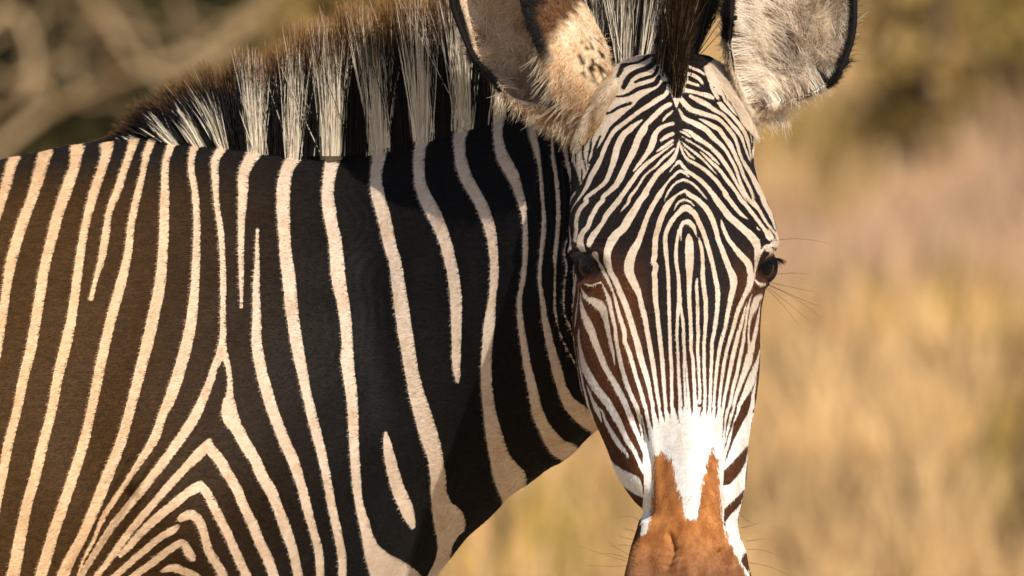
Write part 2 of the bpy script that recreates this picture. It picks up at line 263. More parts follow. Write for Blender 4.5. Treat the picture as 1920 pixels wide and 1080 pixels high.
HEAD=[
('W',[43.3,165,58.4,162.3,81.1,159.5,100,159.5,97.3,154.1,91.9,147,85.6,136,79.5,125.5,75.8,116.4,70.1,105.2,68.3,110.4,64.5,122.5,58.5,134.5,51.1,145.1]),
('W',[73.2,243.9,178.9,243.9,178.7,211.2,166.7,181.3,159.4,202.1,151.9,193.1,133.1,193.1,124,182.5,115.7,175.7,105.9,168.1,98.4,158.3,76.6,156.8,54.1,156.8,54.2,238.4]),
('k',[73.2,155.2,1.2,72.5,145.1,2.3,72.1,136,1.8,73.7,128.5,1.8,75.4,119.5,1.2]),
('k',[80.7,151.1,1.8,80,142.8,2.6,78.1,135.3,2.1,76.9,128.5,1.5,77.3,122.5,0.9]),
('k',[89.7,154.1,1.8,86,145.8,3,83.3,139,2.7,82.6,133.8,1.8]),
('k',[65.3,143.6,0.9,64.6,137.5,1.1,65.3,128.5,1.2]),
('k',[70.9,121,1.1,71,114.9,1.4,71.1,108.2,1.1]),
('w',[64.3,97.7,1.9,59.4,89.6,1.9,57.7,82,1.9,57.2,74.5,1.6,57.2,66.9,1.6,58.3,58.3,1.6,59.3,49.1,1.9,58.8,39.9,2.2]),
('k',[143,238.4,3.8,133.9,232.4,3,129.4,230.1,2.6,120.4,228.2,3,112.9,225.9,5.3,110.6,221,4.9,107.9,215.4,3]),
('k',[147.1,238.4,4.5,144.5,229.4,5.3,136.9,223.3,5.6,127.9,220.3,5.6,120.4,215.7,5.6,116.6,210.4,5.6,113.5,204,4.9]),
('k',[148.6,224.8,3,144.4,216.5,3.8,135.4,213.1,3.8,129.4,211.2,3.4,124.8,209.1,2.3]),
('k',[149.3,214.2,4.5,145.9,208.2,5.3,136.9,204.8,4.5,127.8,202.1,4.1,120.3,197.6,3.8,111.3,194.9,2.4,102.2,194.7,1.7,95.5,194.7,1.1]),
('k',[120.3,187.6,3.4,114.2,185.5,3.4,106.7,182.5,3,100.7,178.7,2.9,94.7,177.3,2.7]),
('k',[154.9,206.7,6.8,151.1,200.6,8.3,140.6,194.6,7.5,132.3,188.5,8.3,126.3,182.5,7.5,118,176.4,6,108.2,168.1,5.6,100.7,160.6,4.9,98.4,156.4,4.7,92.4,145.8,4.5,86.3,136.8,5.3,80.3,127,4.5]),
('w',[158.3,205.9,3,157.1,197.6,4.1,148.1,191.5,5.3,140.6,186.3,4.9,130.8,180.2,4.5,121.7,173.4,4.1,112.7,166.6,4.5,105.2,160.9,4.7,98.4,151.1,4.1,93.8,141.3,4.5,90.1,131.5,4.7,85.5,122.5,5.6,80.3,113.4,5.4,76.5,104.4,4.4,71.2,95.4,2.7,65.2,87.1,1.5,62.2,82.9,1,59.6,77.6,0.7]),
('w',[131.9,170.4,1.9,126.2,166.6,3.8,120.2,161.6,6,113.4,155.6,6.4,108.9,148.1,6.8,105.8,139,6.8,103.6,130,6.4,100.5,121,5.3,98.3,114.9,4.9,94.5,107.4,4.5,87.7,101.4,3.7,81,96.1,3.7,75,89.4,4.1,75.7,88.9,4.1,70.5,82.2,4.5,66.7,74.6,4.1,65.2,67.1,4.1,65.2,59.6,4.1,64.4,53.6,3.7,64,49.5,3.7,65.2,47.6,1.9]),
('w',[160.1,186.3,4.5,153.3,182.5,5.3,147.3,177.2,5.6,141.3,171.2,5.3,135.2,164.4,5.6,133.7,160.9,7.5,128.4,152.6,6.8,125.4,144.3,6.8,121.6,136,7.1,117.8,128.5,6.4,113.3,119.5,6.4,109.5,111.2,6.4,105,103.7,5.6,98.2,97.6,4.9,92.2,90.9,4.9,92.2,90.4,4.9,87,83.7,4.5,83.2,76.9,4.9,79.4,69.4,4.9,77.2,62.6,4.9,71.9,56.6,5.2,69.7,52.1,6.4,68.9,47.6,6.7,70,41.6,6.7,72.6,37.1,4.5]),
('w',[163,166.9,3.4,151,162.4,4.5,145.3,156.4,5.3,143,148.8,6.8,140.4,142,6.4,135.1,133.8,4.5,129.8,127,3.9,123.1,118.7,1.7]),
('w',[162.7,179.5,1.8,158.5,175.7,2.6,154,171.2,2.6,152.9,168.9,1.2]),
('w',[163,156.4,3.8,156.2,153.4,4.1,150.9,149.6,2.7]),
('w',[162.9,149.6,2.7,153.9,143.2,3.5,146.4,138.1,1.4]),
('w',[162.9,145.8,1.8,153.9,139,2.3,144.1,131.9,3.6,135.1,124.7,4.4,129.1,118.7,4.5,123,110.4,4.9,117.7,102.9,4.9,112.5,95.4,4.9,107.2,87.9,5.2,108,88.9,5.6,101.9,81.4,5.6,95.9,73.9,5.6,91.4,65.6,4.5,86.9,59.6,5.2,83.1,54.4,6.4,79.8,49.1,6.7,77.9,43.5,4.5]),
('w',[164.4,141.3,2,161.4,138.3,2.6,152.4,130.7,2.9,145.6,123.2,2.7,138.8,117.9,2.1,133.5,112.7,2.3,129,105.2,2.4,123.7,97.6,3,118.5,89.4,3.1,118.5,88.2,3,113.9,82.2,2.5,109.4,76.5,0.6]),
('w',[168.6,147.8,1.8,167.3,140.2,3,162.1,129.6,5.3,155.3,123.2,5.3,147.8,116.4,5.3,142.5,108.9,5.6,137.2,100.6,5.6,132.7,93.1,5.6,135.7,95.7,6,129.7,88.9,6.4,125.9,82.2,7.1,120.7,73.9,8.2,116.1,66.4,8.6,112.4,60.4,8.2,106.4,55.1,8.2,101.9,49.1,9.4,98.1,41.6,8.2,96.2,34.1,7.5,96.2,26.6,7.9,97.3,22.2,7.1,99.5,16.5,5.8,104.7,6,6.4,108.4,-3,6.4,112.2,-11.2,6,115.1,-18.7,6.4,118.1,-27.7,6,121.1,-37.4,6,122.9,-44.8,6,125.5,-52.7,6.3,127.7,-61.7,6.7,129.9,-71.4,6.3,132.9,-81.1,6,135.8,-90.7,5.6,138,-99.7,4.5,139.5,-108.6,4.1,141.7,-117.5,4.1,142.7,-124.1,4.5,144.5,-133,4.5]),
('k',[86.1,37.9,3.7,90.6,34.1,2.5,91.7,27.4,1.3,94.7,19.9,1.3,95.8,16.5,1.3,100.2,7.5,1.5,104.7,-2.2,1.8]),
('w',[83.8,33.4,7.1,86.1,27.4,4.1,90.6,20.7,3.6,93.5,15,3.6,97.3,7.5,3.1,100.2,0.7,2.4,102.8,-6,2.2,104.7,-13.5,3.4,106.5,-20.9,3.7,108.7,-29.1,4.1,111.3,-37.4,4.5,113.6,-46.3,4.9,113.5,-52.7,4.5,116.5,-60.9,4.5,119.5,-69.9,4.5,122.4,-80.3,4.5,124.6,-88.5,4.1,127.6,-97.4,4.1,130.5,-107.1,4.1,132.7,-115.3,4.1,135.2,-121.8,4.1,137.4,-131.5,4.1,139.7,-140.4,4.5]),
('w',[179,112.4,1.5,175.3,115.8,2.7,170.8,118.4,3,163.2,113.1,2.7,154.2,102.6,3,150,95.7,5.2,144.7,87.4,4.9,140.2,79.2,5.2,136.4,70.9,4.9,133.4,62.6,5.2,130.3,53.6,5.6,127.3,46.1,6.7,122.8,37.9,8.6,119.8,30.4,9.4,118.3,22.9,10.1,118.2,17.2,9.7,121.2,9,8.2,124.9,1.5,7.5,127.9,-6,5.6,130.1,-15,5.2,132.3,-23.9,5.6,134.5,-32.9,5.2,136,-42.6,4.9,137.8,-52.7,4.9,139.6,-63.2,4.9,141.5,-73.6,4.9,142.9,-83.3,4.5,144.4,-93.7,4.1,145.8,-104.1,4.1,147.3,-113.8,3.7,148.7,-122,3.6,149.4,-129.3,3.4,150.5,-137.4,3.4]),
('w',[196.9,89.8,1,188.7,99.6,2.5,181.2,106.4,2.7,173.7,109.4,2.7,164.7,105.3,2.4,158.7,98.1,2.4,154.1,88.8,1.2]),
('w',[169.3,127.4,1.8,163.3,122.5,1.8,159.7,117.6,1.1]),
('w',[175.2,98.8,2.7,166.2,93.6,2.7,161.2,88.9,4.5,156.7,82.9,6,152.9,75.4,6,149.9,68.6,6,147.6,60.4,5.6,145.3,52.1,5.6,144.5,43.1,5.6,144.1,33.4,5.6,143.7,24.4,5.6,144.1,24,5.6,143.7,13.5,5.6,144.4,4.5,5.6,144.3,-4.5,5.6,145,-15,5.2,146.5,-25.4,4.5,147.2,-35.1,4.5,148.3,-44.1,4.5,149.4,-54.2,4.5,150.5,-64.7,4.5,151.5,-75.1,4.5,152.2,-86.3,4.1,152.9,-96.7,4.1,153.6,-107.1,3.7,154.4,-116,3.7,154.8,-121.8,3.3,156.4,-133,3.7]),
('w',[163.8,78.5,1.2,167.6,85.8,2.2,173.6,89.1,2.5,179.6,87.3,2.2,184.1,83.1,1.2]),
('w',[162.4,-122.7,3.9,161.6,-121.2,3.7,160.9,-110.1,3.7,160.6,-98.9,3.4,160.7,-87.8,3.7,160.3,-76.6,3.7,159.6,-65.4,3.7,159.3,-54.2,3.7,159,-44.1,3.4,158.7,-32.9,3.4,158.3,-17.9,3.7,158,-3,3.7,157.6,12,3.7,156.6,24,3.7,155.3,37.7,4.6,155.3,53.9,4.6,160.8,66.9,4.9,168.4,76.1,4.9,174.9,81,7,181.9,77.7,5.9,187.8,68.5,5.1,192.6,57.7,4.9,197.3,43.1,4.9,201,29.6,4.6,204.1,15.7,4.5,205.6,7.5,4.9,207,-0.7,4.9,207.4,-10.5,4.9,206.9,-19.4,4.5,205.8,-29.1,4.5,204.6,-38.1,4.1,203,-47.1,3.7,201.5,-54.2,3.7,201.1,-64.7,3.7,200.7,-75.1,3.4,200.2,-84.8,3.4,199.8,-95.2,3.4,199.4,-104.9,3.4,199,-114.5,3.4,198.5,-122,3]),
('w',[170.8,47.6,0.6,170.3,55.1,2.5,171,62.6,3.7,174,66.4,4.5,177.7,66.8,5.6,181.5,64.1,4.9,184.6,58.1,3.1,186.4,52.1,1.3]),
('w',[178.4,53.6,3,178.8,48.4,7.1,179.1,43.1,8.4,179.1,37.1,9,179.1,29.6,8.6,179,22.2,7.9,179.1,15,6.4,178.6,4.5,4.9,178.6,-6.7,4.5,178.9,-17.9,4.1,179.6,-26.9,4.1,179.9,-36.6,3.7,180.3,-47.8,3.7,180.2,-54.2,3.7,180.2,-62.4,3.4,181.7,-69.1,3.4,182.4,-78.8,3.4,182.7,-89.2,3.4,183.4,-99.7,3.4,183.7,-110.1,3.7,184.4,-118.3,4.5]),
('w',[168.3,59.3,1.9,166.6,47.5,3.2,165.5,34,3.8,166,24,3.7,167.5,15,3.7,168.2,5.2,3.7,168.5,-4.5,4.5,168.8,-14.2,4.9,168.1,-20.9,5.2,166.9,-28.4,3.4,166.5,-37.4,3.4,166.1,-47.8,3,166.4,-54.2,3,167.1,-65.4,3,167.4,-76.6,3,167.8,-87.8,3.4,168.5,-98.9,3.7,169.1,-110.1,3.7,169.5,-121.2,4.5]),
('w',[169.6,-17.9,3.7,171,-24.7,3,172.1,-32.9,3.4,172.8,-42.6,3.4,172.8,-52.7,3.4,173.5,-61.7,3.4,173.8,-71.4,3.4,174.1,-78.1,4.5,174.5,-87.8,4.9,175.2,-98.9,5.2,175.9,-110.1,6,176.6,-121.2,6]),
('k',[174.1,-80.3,0.6,174.6,-90.7,0.7,175.3,-101.2,0.9,176.4,-117.5,0.6]),
('w',[186.6,9.4,1.6,186.1,3,2.8,186.4,-4.5,3.6,186.8,-13.5,3.4,187.1,-25.4,3.7,187,-36.6,3.4,187.4,-47.8,3.7,186.9,-55,3.4,186.9,-65.4,3.4,187.6,-74.4,3.4,187.9,-84.8,3,188.6,-95.2,3,188.9,-106.4,3.4,188.5,-115.3,3.7]),
('w',[188.5,50.3,1.5,190,45.4,3.4,191.5,38.6,3.7,192.2,31.1,3.7,192.5,22.2,4.1,192.3,15,4.5,192.9,6,4.5,193.9,-3,4.5,195,-12,4.5,195.3,-21.7,4.5,195.3,-31.4,4.1,194.5,-40.3,3.7,193.7,-50.8,3.4,193.3,-54.2,3.4,193.2,-65.4,3.4,193.2,-75.1,3.4,193.5,-84.8,3.7,193.8,-95.2,3.4,194.2,-104.9,3.4,193.7,-114.5,3.7,193,-122,3.7]),
('w',[175.2,98.8,2.7,177.9,95.7,4.6,184.6,91.2,4.9,191.3,85.9,5.2,196.5,79.9,5.6,201,72.4,5.6,203.9,64.9,5.2,206.2,57.4,4.9,208,49.1,4.9,211.3,40.9,5.2,214.3,32.6,5.6,217.2,25.1,6,219.1,19.8,6,222.1,13.5,7.5,223.5,7.5,7.9,223.1,0.7,6.4,221.2,-7.5,5.6,219.3,-16.4,4.9,217.4,-25.4,4.5,215.8,-34.4,4.1,213.5,-44.1,3.7,210.5,-54.2,4.1,208.2,-65.4,3.7,206.6,-76.6,3.4,205.4,-87.8,3.4,204.3,-98.9,3,203.5,-110.1,3,202.6,-121.2,3]),
('w',[211.3,69,1.5,212.9,62.6,3.7,215.9,54.4,4.1,219.6,47.6,4.5,224.8,40.9,4.9,230.7,33.4,6.4,235.9,28.1,6.7,239.6,22.2,7.1,240.1,19.5,6.7,240.8,12,6.4,239.2,3.7,5.2,236.2,-4.5,4.5,232.4,-12.7,4.5,228.6,-20.9,4.5,225.6,-29.9,4.1,223.3,-38.9,4.1,220.6,-47.8,3.7,218.7,-54.2,3.7,215.6,-65.4,3.7,213.3,-76.6,3.7,211.8,-87.8,3.4,210.2,-98.9,3,209,-110.1,3.4,207.9,-121.2,3.4]),
('w',[159.5,117.6,1.1,170.1,127.9,2.7,172,124.7,3.4,177.2,118.7,3.6,184.7,113.4,4.1,191.4,108.2,4.5,197.4,102.1,4.5,202.6,95.4,5.1,207.1,88.9,6.4,213.8,79.9,6.7,219.7,72.4,7.1,227.2,65.6,7.1,234.6,58.9,7.5,241.3,52.9,8.2,246.5,46.1,8.6,248,37.9,6.4,247.2,29.6,4.5,246.4,22.2,3.1,245.3,17.2,2.2,243.4,9,2.5,240.7,-0.7,2.1,238.4,-6,0.7]),
('w',[169.1,150.3,1.5,171,142.8,2.1,173.5,136,2.6,178,130,3.2,184.8,126.2,3.4,192.2,121.7,3.8,199.7,115.7,4.1,206.4,108.9,4.1,211.6,102.1,4.1,216.9,94.6,4.1,215.4,95.7,4.5,221.3,87.4,4.5,226.5,80.7,4.1,231.7,74.6,3.9,237,70.9,1.8]),
('w',[172.1,144.3,0.9,176.6,138.3,2,180.3,133.8,2.6,184.8,130.7,1.7]),
('w',[171.4,148.8,1.1,175.8,144.3,2.1,182.6,139,2.6,190.8,132.3,2.6,199,124,2.3,207.6,114.6,0.9]),
('w',[190.1,138.3,1.2,195.3,133.8,2.6,201.3,127.7,3.3,207.3,122.5,3.8,212.5,116.4,3.8,218.4,108.2,4.1,224.4,100.6,4.1,229.6,93.1,4.1,231.1,90.4,4.5,237,83.7,4.1,242.2,76.9,4.1,247.4,70.1,4.1,251.9,64.1,4.1,256.3,58.1,4.5,258.9,54.4,6]),
('w',[188.6,144.3,1.1,193.8,139.8,2.1,199.8,135.3,3,205,130,3,209.7,125.5,1.4]),
('w',[170.6,158.6,1.5,175.9,156.4,2.6,180.4,153,1.8]),
('w',[172.1,153.4,1.1,179.6,148.8,1.8,187.1,144.3,1.8,193.1,139.4,1.8]),
('w',[173.7,160.5,1.8,179.7,158.6,3.5,184.9,154.1,5.3,192.4,148.8,4.7,199.1,144.3,4.1,205.8,138.3,4.5,211.8,131.5,4.5,217,124,4.5,222.2,115.7,4.1,226.7,107.4,3.4,231.1,99.1,2.7,234.8,92.4,2.1,237.4,87.5,0.9]),
('w',[169.3,181,2.3,174.9,171.9,4.5,182.4,168.1,5.3,189.5,164.7,6,197.7,159.4,5.6,203.7,152.6,5.3,209.6,147.3,4.5,216.4,139.8,3.8,221.6,130.7,3.4,226,122.5,3.4,229,113.4,3.4,231.9,105.2,3.8,235.6,96.9,4.1,240.1,89.4,4.1,244.5,84.4,3.7,250.5,78.4,3.4,254.2,71.6,3.4,258.6,64.9,3,263.8,58.9,3,267.6,53.6,3,268.3,49.1,3]),
('w',[189.6,171.5,0.8,196.7,168.1,3.8,204.9,163.6,4.9,209.7,160.9,4.9,214.9,153.4,4.5,220.1,146.6,5.3,224.6,138.3,4.5,228.3,130,4.1,232,121.7,3.8,234.2,114.9,3.8,237.9,107.4,3.4,241.6,99.9,3.4,243.8,93.1,2.8,244.6,88.9,2.8,248.3,83.7,2.1,252,79.2,0.7]),
('w',[170.1,193.1,4.5,175,187,5.6,181.7,181,5.6,190.7,177.9,5.3,200.5,174.9,4.9,208.7,171.9,4.5,215.5,165.9,3.9,221,159.4,4.1,225.4,153.4,4.1,228.4,145.8,3.4,230.6,137.5,3.4,233.6,130,3.4,238,122.5,4.4,242.5,115.7,4.5,246.9,107.4,6,250.6,99.9,6.7,254.3,92.4,6.4,255.1,88.2,6,258.7,80.7,5.2,262.4,73.1,3.9,264.7,67.1,3,266.3,61.1,2.1]),
('w',[181,194.6,3.4,190,190,5.4,197.5,186.3,5.4,205,181,4.5,214,175.7,3.4,222.2,166.6,3.8,228.5,159.4,4.5,233,152.6,3.4,235.9,144.3,2.7,238.9,136,2.3,241.4,130,1.7]),
('W',[207.3,188.5,212.6,189.3,232.7,167.4,238,159.8,239.7,154.1,244.2,143.6,242.6,128.5,239.6,142.8,235.2,155.6,230.5,162.9,220.8,174.9,212.5,181]),
('W',[239.8,163.2,254.8,164.7,252.5,151.1,248.6,140.5,244.1,131.5,243.4,145.1]),
('k',[237.5,163.2,1.8,240.8,154.9,2.1,242.7,146.6,1.7,242.8,137.5,1.1]),
('k',[243.9,157.9,1.5,244.4,150.3,1.2,244.5,142.8,0.9]),
('w',[166.8,205.9,4.1,174.3,201.4,4.7,182.6,199.5,3.9,190.8,197.2,3.8,199.1,195.3,5.3,203.6,193.1,3.8]),
('w',[173.2,213.5,2.7,179.6,208.9,3.2,188.6,205.9,3]),
('w',[175.9,219.5,2.7,182.6,216.5,3.8,189.4,212.7,3.8,193.1,208.2,3]),
('w',[173.7,228.6,1.8,183.4,223.3,3,190.2,220.6,3,194.7,217.2,2.3]),
('W',[194,224.1,203.8,232.4,214.2,219.5,217.1,193.1,239.5,166.6,224.5,177.9,214.8,190,212.6,196.1,209.6,196.1,205.1,202.1,199.2,209.7]),
('k',[201.4,202.1,2.3,204.4,203.3,2.7]),
('w',[201.4,206.7,3,205.1,199.1,3.8,208.8,193.1,3.8]),
('w',[69.9,1.1,1.3,72.9,-5.2,4.1,78.5,-11.2,6,83.7,-14.2,8.2,89,-17.9,9.7,91.9,-22.4,8.2,94.2,-29.9,5.8,96,-38.1,5.1,97.9,-47.8,4,99.3,-54.2,3.7,101.6,-63.9,3.1,103.6,-76.2,1.2]),
('K',[69.2,9,91.3,9.4,95.7,-9,93.5,-11.2,89.7,-10.5,83.8,-9,77.8,-9,74,-5.2,70.3,0]),
('w',[91.3,3.7,1.6,95,-4.5,2.8,98,-12,4.3,99.4,-19.4,4.1,101.6,-29.9,4.1,103.9,-40.3,3.7,104.6,-47.5,3.7,105.3,-54.2,3.7,107.2,-63.9,4.1,109,-72.9,4.5,111.2,-82.5,4.5,114.2,-92.2,4.5,117.1,-101.2,4.5,120.8,-110.1,4.5,125.2,-119.6,4.5,127.4,-127,4.2,128.9,-134.5,3.4,130.7,-144.8,2.2,133.2,-159.7,2.2]),
('w',[69.2,-5.2,1,69.9,-15,2.8,71.8,-23.9,5.2,76.2,-34.4,7.5,79.9,-42.6,7.8,83.7,-54.2,7.1,86.6,-61.7,6.7,90.3,-70.6,6.3,94,-79.6,6,98.5,-87.8,6,103,-95.2,6,107.4,-103.4,6.3,111.9,-111.6,6,115.9,-121.8,5.6,119.6,-130.7,6,123.3,-140.4,5.2,127,-149.3,4.5,129.9,-158.2,3,132.5,-167.1,1.6]),
('w',[67.6,-40.3,1.2,67.4,-47.5,1.8,68,-54.2,2.5,69.1,-61.7,3.7,70.9,-71.4,5.2,73.9,-81.1,7.3,78.4,-90,8.2,83.6,-98.9,8.2,89.5,-107.1,8.2,95.5,-114.5,8.2,99.1,-120.3,7.5,103.9,-128.5,7.5,109.1,-138.2,6,113.5,-147.8,5.2,117.2,-155.2,5.6,122.4,-162.7,4.5,126.1,-170.8,3.7,129.8,-179,4.5,132.8,-184.9,4.5]),
('w',[75.4,-97.8,0.9,78.3,-104.9,1.9,81.3,-113.1,3,84.9,-121.1,4.9,87.5,-127,3.7,90.1,-134.8,1.2]),
('w',[87.5,-120.3,1.6,91.3,-124.8,2.2,93.5,-132.2,3,96.4,-138.2,3.7,100.1,-144.8,4.5,104.6,-152.3,5.2,108.3,-158.2,5.2,112,-162.7,4.3,115.7,-167.1,2.5,117.3,-171,0.6]),
('w',[62.2,-46.8,0.7,64.2,-65.4,0.7,65.7,-76.6,0.9,67.9,-91.5,1,70.9,-106.4,1,72.9,-113.8,0.7]),
('w',[66.1,-47.5,0.7,66.1,-61.7,0.7,67.2,-72.9,1,69.4,-84.8,1.6,72.4,-99.7,1.8,75.3,-111.6,2.4,77.1,-120.3,2.8,80.1,-127,2.2,82.3,-131.9,1]),
('w',[65.5,19.5,1.6,64.3,8.2,2.7,62.8,-4.5,2.5,61.7,-17.9,1.6]),
('w',[67.3,4.5,0.7,66.9,-10.5,1,65,-25.4,1.6,63.5,-40.3,0.7]),
('W',[96.4,-166.7,103,-177,113.4,-183.4,123.8,-187.9,128.3,-190.8,131.2,-198.5,131.9,-211.1,122.3,-206.7,113.4,-200.3,106,-196.3,100,-188.1]),
('W',[123.8,-215.7,131.2,-219.2,134.1,-232.5,128.2,-223.7]),
('w',[237.2,-13.5,0.6,234.6,-22.4,2.2,232.3,-32.1,3.4,230,-40.3,3.7,228.5,-44.5,4.1,226.2,-54.2,4.5,223.1,-65.4,4.5,220.8,-76.6,4.5,218.5,-87.8,3.7,216.2,-98.9,3.7,213.9,-110.1,3.4,212.3,-121.2,3.4]),
('w',[242.2,-6,1,239.1,-15.7,2.1,236.8,-26.9,2.6,235.4,-37.4,2.7,234.1,-44.5,3,232.9,-54.2,3.7,230.6,-65.4,3.7,228.3,-76.6,3.7,226,-87.8,3.7,222.9,-98.9,3.7,220.6,-110.1,3.4,218.3,-121.2,3.4]),
('w',[251.9,-7.5,4.5,248.1,-10.5,6.7,245.5,-16.4,7.5,242.4,-23.9,4.9,239.9,-32.9,2.7,238.9,-40.3,2.2,238.6,-47.5,2.2,238.9,-55.7,2.7,239.9,-64.7,5.2,239.5,-68.4,7.5,237.2,-76.6,7.5,234.2,-84.8,6,231.2,-93,5.2,228.1,-101.2,4.5,225.1,-110.1,3.7,222.8,-120.5,3.4]),
('w',[251.2,-15,0.7,248.7,-28.4,2.5,246.6,-40.3,3.7,245.3,-46.8,4,243.3,-54.2,4.5,241.8,-63.2,5.2]),
('w',[250.2,-60.9,1,248.1,-72.1,3,244.7,-81.8,6,241.6,-90.7,7.8,238.6,-98.9,7.8,234.8,-106.4,6,231,-113.8,4.5,226.5,-122,3.7]),
('w',[247,-87.8,1,245.7,-95.2,1.5,243,-108.6,3.7,241.4,-121.2,4.9,240.5,-122.6,4.5,239,-129.3,5.2]),
('W',[267.5,60.4,281.6,64.7,281.3,25.9,271.7,33.4,265.2,39.9,266.9,49.6]),
('W',[50.7,58.3,59.9,53.9,60.4,38.8,50.7,35.6]),
('K',[257,43.1,264.4,35.6,266.6,25.1,263.5,16.2,247.8,16.2,248.6,25.1,251.7,34.9]),
('W',[256,58.9,260.1,60.4,265.3,52.1,263.8,49.1,260,47.6,257,50.6,255.6,54.4]),
('W',[264.5,49.1,270.2,52.1,271.2,43.1,270.8,34.9,264.4,34.9,257,37.1,255.5,40.1,251.7,33.4,249.4,26.6,246.3,16.9,245.2,16.9,247.9,29.6,251.7,39.4,255.5,43.5,260.8,44.6]),
('k',[262.6,41.3,1,266,40.1,1.9,269.3,42,1.5]),
('w',[247.8,61.5,1,248.9,59.6,1.8,251.5,58.7,1]),
('K',[59.1,36.4,68.9,36.4,77.9,31.9,83.1,25.1,88.3,16.2,58.4,16.2]),
('K',[58.4,26.9,83.8,26.9,89.8,15.7,94.3,7.5,99.5,-3,102.4,-9.7,101.7,-12,97.2,-5.2,91.3,5.2,89.8,9,71.8,7.5,68.8,13.5,65.1,22.5]),
('w',[72.6,4.5,1,76.3,3.1,1.9,80.8,2.6,2.5,85.3,4.5,2.2,89.8,5.6,1.8]),
('w',[246,8.2,1.5,248.2,5.2,3,252.7,3.7,3,256.4,4.5,1.8]),
('W',[244.8,-124.5,242,-134.2,238.1,-160.9,235.8,-184.9,234.6,-203,226.9,-232.3,229,-251.4,236.4,-262.1,240.3,-315.1,219,-315.1,211.6,-192.9,213.5,-139.5,220.1,-124.5]),
('W',[131.7,-177.5,131.7,-165.6,130.7,-156.7,129.8,-140.4,129.9,-127,136,-122.6,168,-122.6,172.7,-119.6,187.6,-119.6,205.5,-119.6,214.4,-121.1,220.8,-122.6,230.8,-119.6,227.8,-127,222.9,-136.7,221.4,-146.3,217.2,-162.7,213.5,-176.7,212.9,-177.8,212.3,-200,213,-223.7,212.6,-237,221.7,-259.1,232,-270.9,239.3,-291.5,111.6,-291.5,123.6,-270.9,130.8,-254.7,134.1,-232.5,133,-211.8,132.5,-191.1]),
('k',[130,-130,0.4,131.8,-142.6,1.3,133.3,-152.3,1.2,134.5,-160.8,0.3]),
('k',[130.4,-120.3,2.4,132.6,-129.3,2.6,135.5,-142.6,2.2,137.7,-154.5,0.3]),
('k',[137.9,-120.3,3.4,139.3,-129.3,2.7,140.8,-138.2,1.7,142,-144.8,0.2]),
('k',[144.9,-120.3,3.4,146.3,-127,2.7,147.9,-136.5,0.3]),
('k',[150.9,-120.3,3.1,152.4,-127,2.3,153.8,-134.8,0.3]),
('k',[157.5,-120.3,3.1,158.5,-125.5,1.7,159.4,-131.6,0.3]),
('k',[165.1,-120.3,2.4,166.5,-127,2,168.4,-136.3,0.3]),
('k',[171.2,-120.3,1.8,171.9,-121.8,1.2,172.7,-125.2,0.2]),
('k',[176.3,-120.3,1,176.5,-122.6,0.3]),
('k',[180.9,-120.3,2.2,180.9,-124.8,1.3,180.4,-129.6,0.3]),
('k',[191.3,-120.3,2.1,190,-124.1,1.6,188.4,-129.6,0.3]),
('k',[196.2,-120.3,2,195.8,-124.1,1.1,195.5,-128.7,0.2]),
('k',[201.2,-120.3,1.6,200.7,-124.1,0.9,200.1,-129.3,0.2]),
('k',[206.1,-120.3,2.2,205.1,-126.3,1.3,203.9,-133.9,0.2]),
('k',[210.6,-120.3,0.9,210.4,-124.1,0.4]),
('k',[215,-120.3,2,213.5,-127,1.7,212.5,-138.9,1.3,211.6,-152.6,0.2]),
('k',[220.8,-120.3,2.7,217.7,-129.3,1.8,215.8,-140.4,1.1,214.4,-150.8,0.5,213.4,-162.7,0.2]),
('k',[225.6,-120.3,2.4,223,-129.3,2.1,219.9,-141.1,2,216.1,-153,1.3,214.2,-161.2,0.3]),
('K',[231.6,-118.1,239.4,-118.1,237.5,-126.3,233.7,-132.2,229.2,-141.1,224.7,-150,220.9,-158.2,217.1,-168.6,213.5,-176.7,215.7,-167.1,219.4,-155.2,221.4,-146.3,222.9,-136.7,227.8,-127]),
('K',[238.4,-157,228.2,-168.6,219.2,-177.8,213.2,-183.7,212.2,-198.5,219.1,-197.3,228,-187,235,-176,237.1,-165.9]),
('K',[234.2,-201.5,224.9,-211.5,214.5,-220.7,212.9,-225.1,212.9,-236.7,220.4,-226.9,229.3,-217.7,232.4,-210.3]),
('K',[236.5,-264.3,231.3,-268,229.7,-274.6,236.4,-284.2,238.6,-276.8]),
('K',[106.7,-195.3,114.9,-201.2,123.8,-207.4,130.5,-211.8,130.9,-223.7,132.9,-241.4,131.8,-245.8,129.6,-232.5,129.1,-220.7,123.8,-216,114.9,-206.2]),
('W',[132.3,-203.5,139.3,-203.5,139.1,-240.8,134.8,-255.7,128.4,-256.7,131.2,-224.8])]
TAN=[
('W',[141.8,-171.8,145.5,-165.9,147,-167.7,150,-164.4,153,-164.4,156.7,-171.1,161.1,-174.8,164,-186.7,166.9,-203,171.3,-217.7,173.5,-231,175.8,-226.6,178.7,-232.5,181,-228.1,183.2,-233.3,186.2,-220.7,189.3,-200,195.3,-179.3,196.9,-168.9,202.9,-159.2,205.1,-166.7,207.6,-171.8,207.9,-188.1,209.3,-203,210.8,-217.7,212.9,-238.4,218.7,-254.7,227.5,-270.9,237.8,-290.1,242.1,-321,93.7,-321,98.3,-290.1,108.7,-270.9,124.4,-253.9,131.8,-247.3,137,-241.4,140.1,-220.7,140.9,-195.6])]


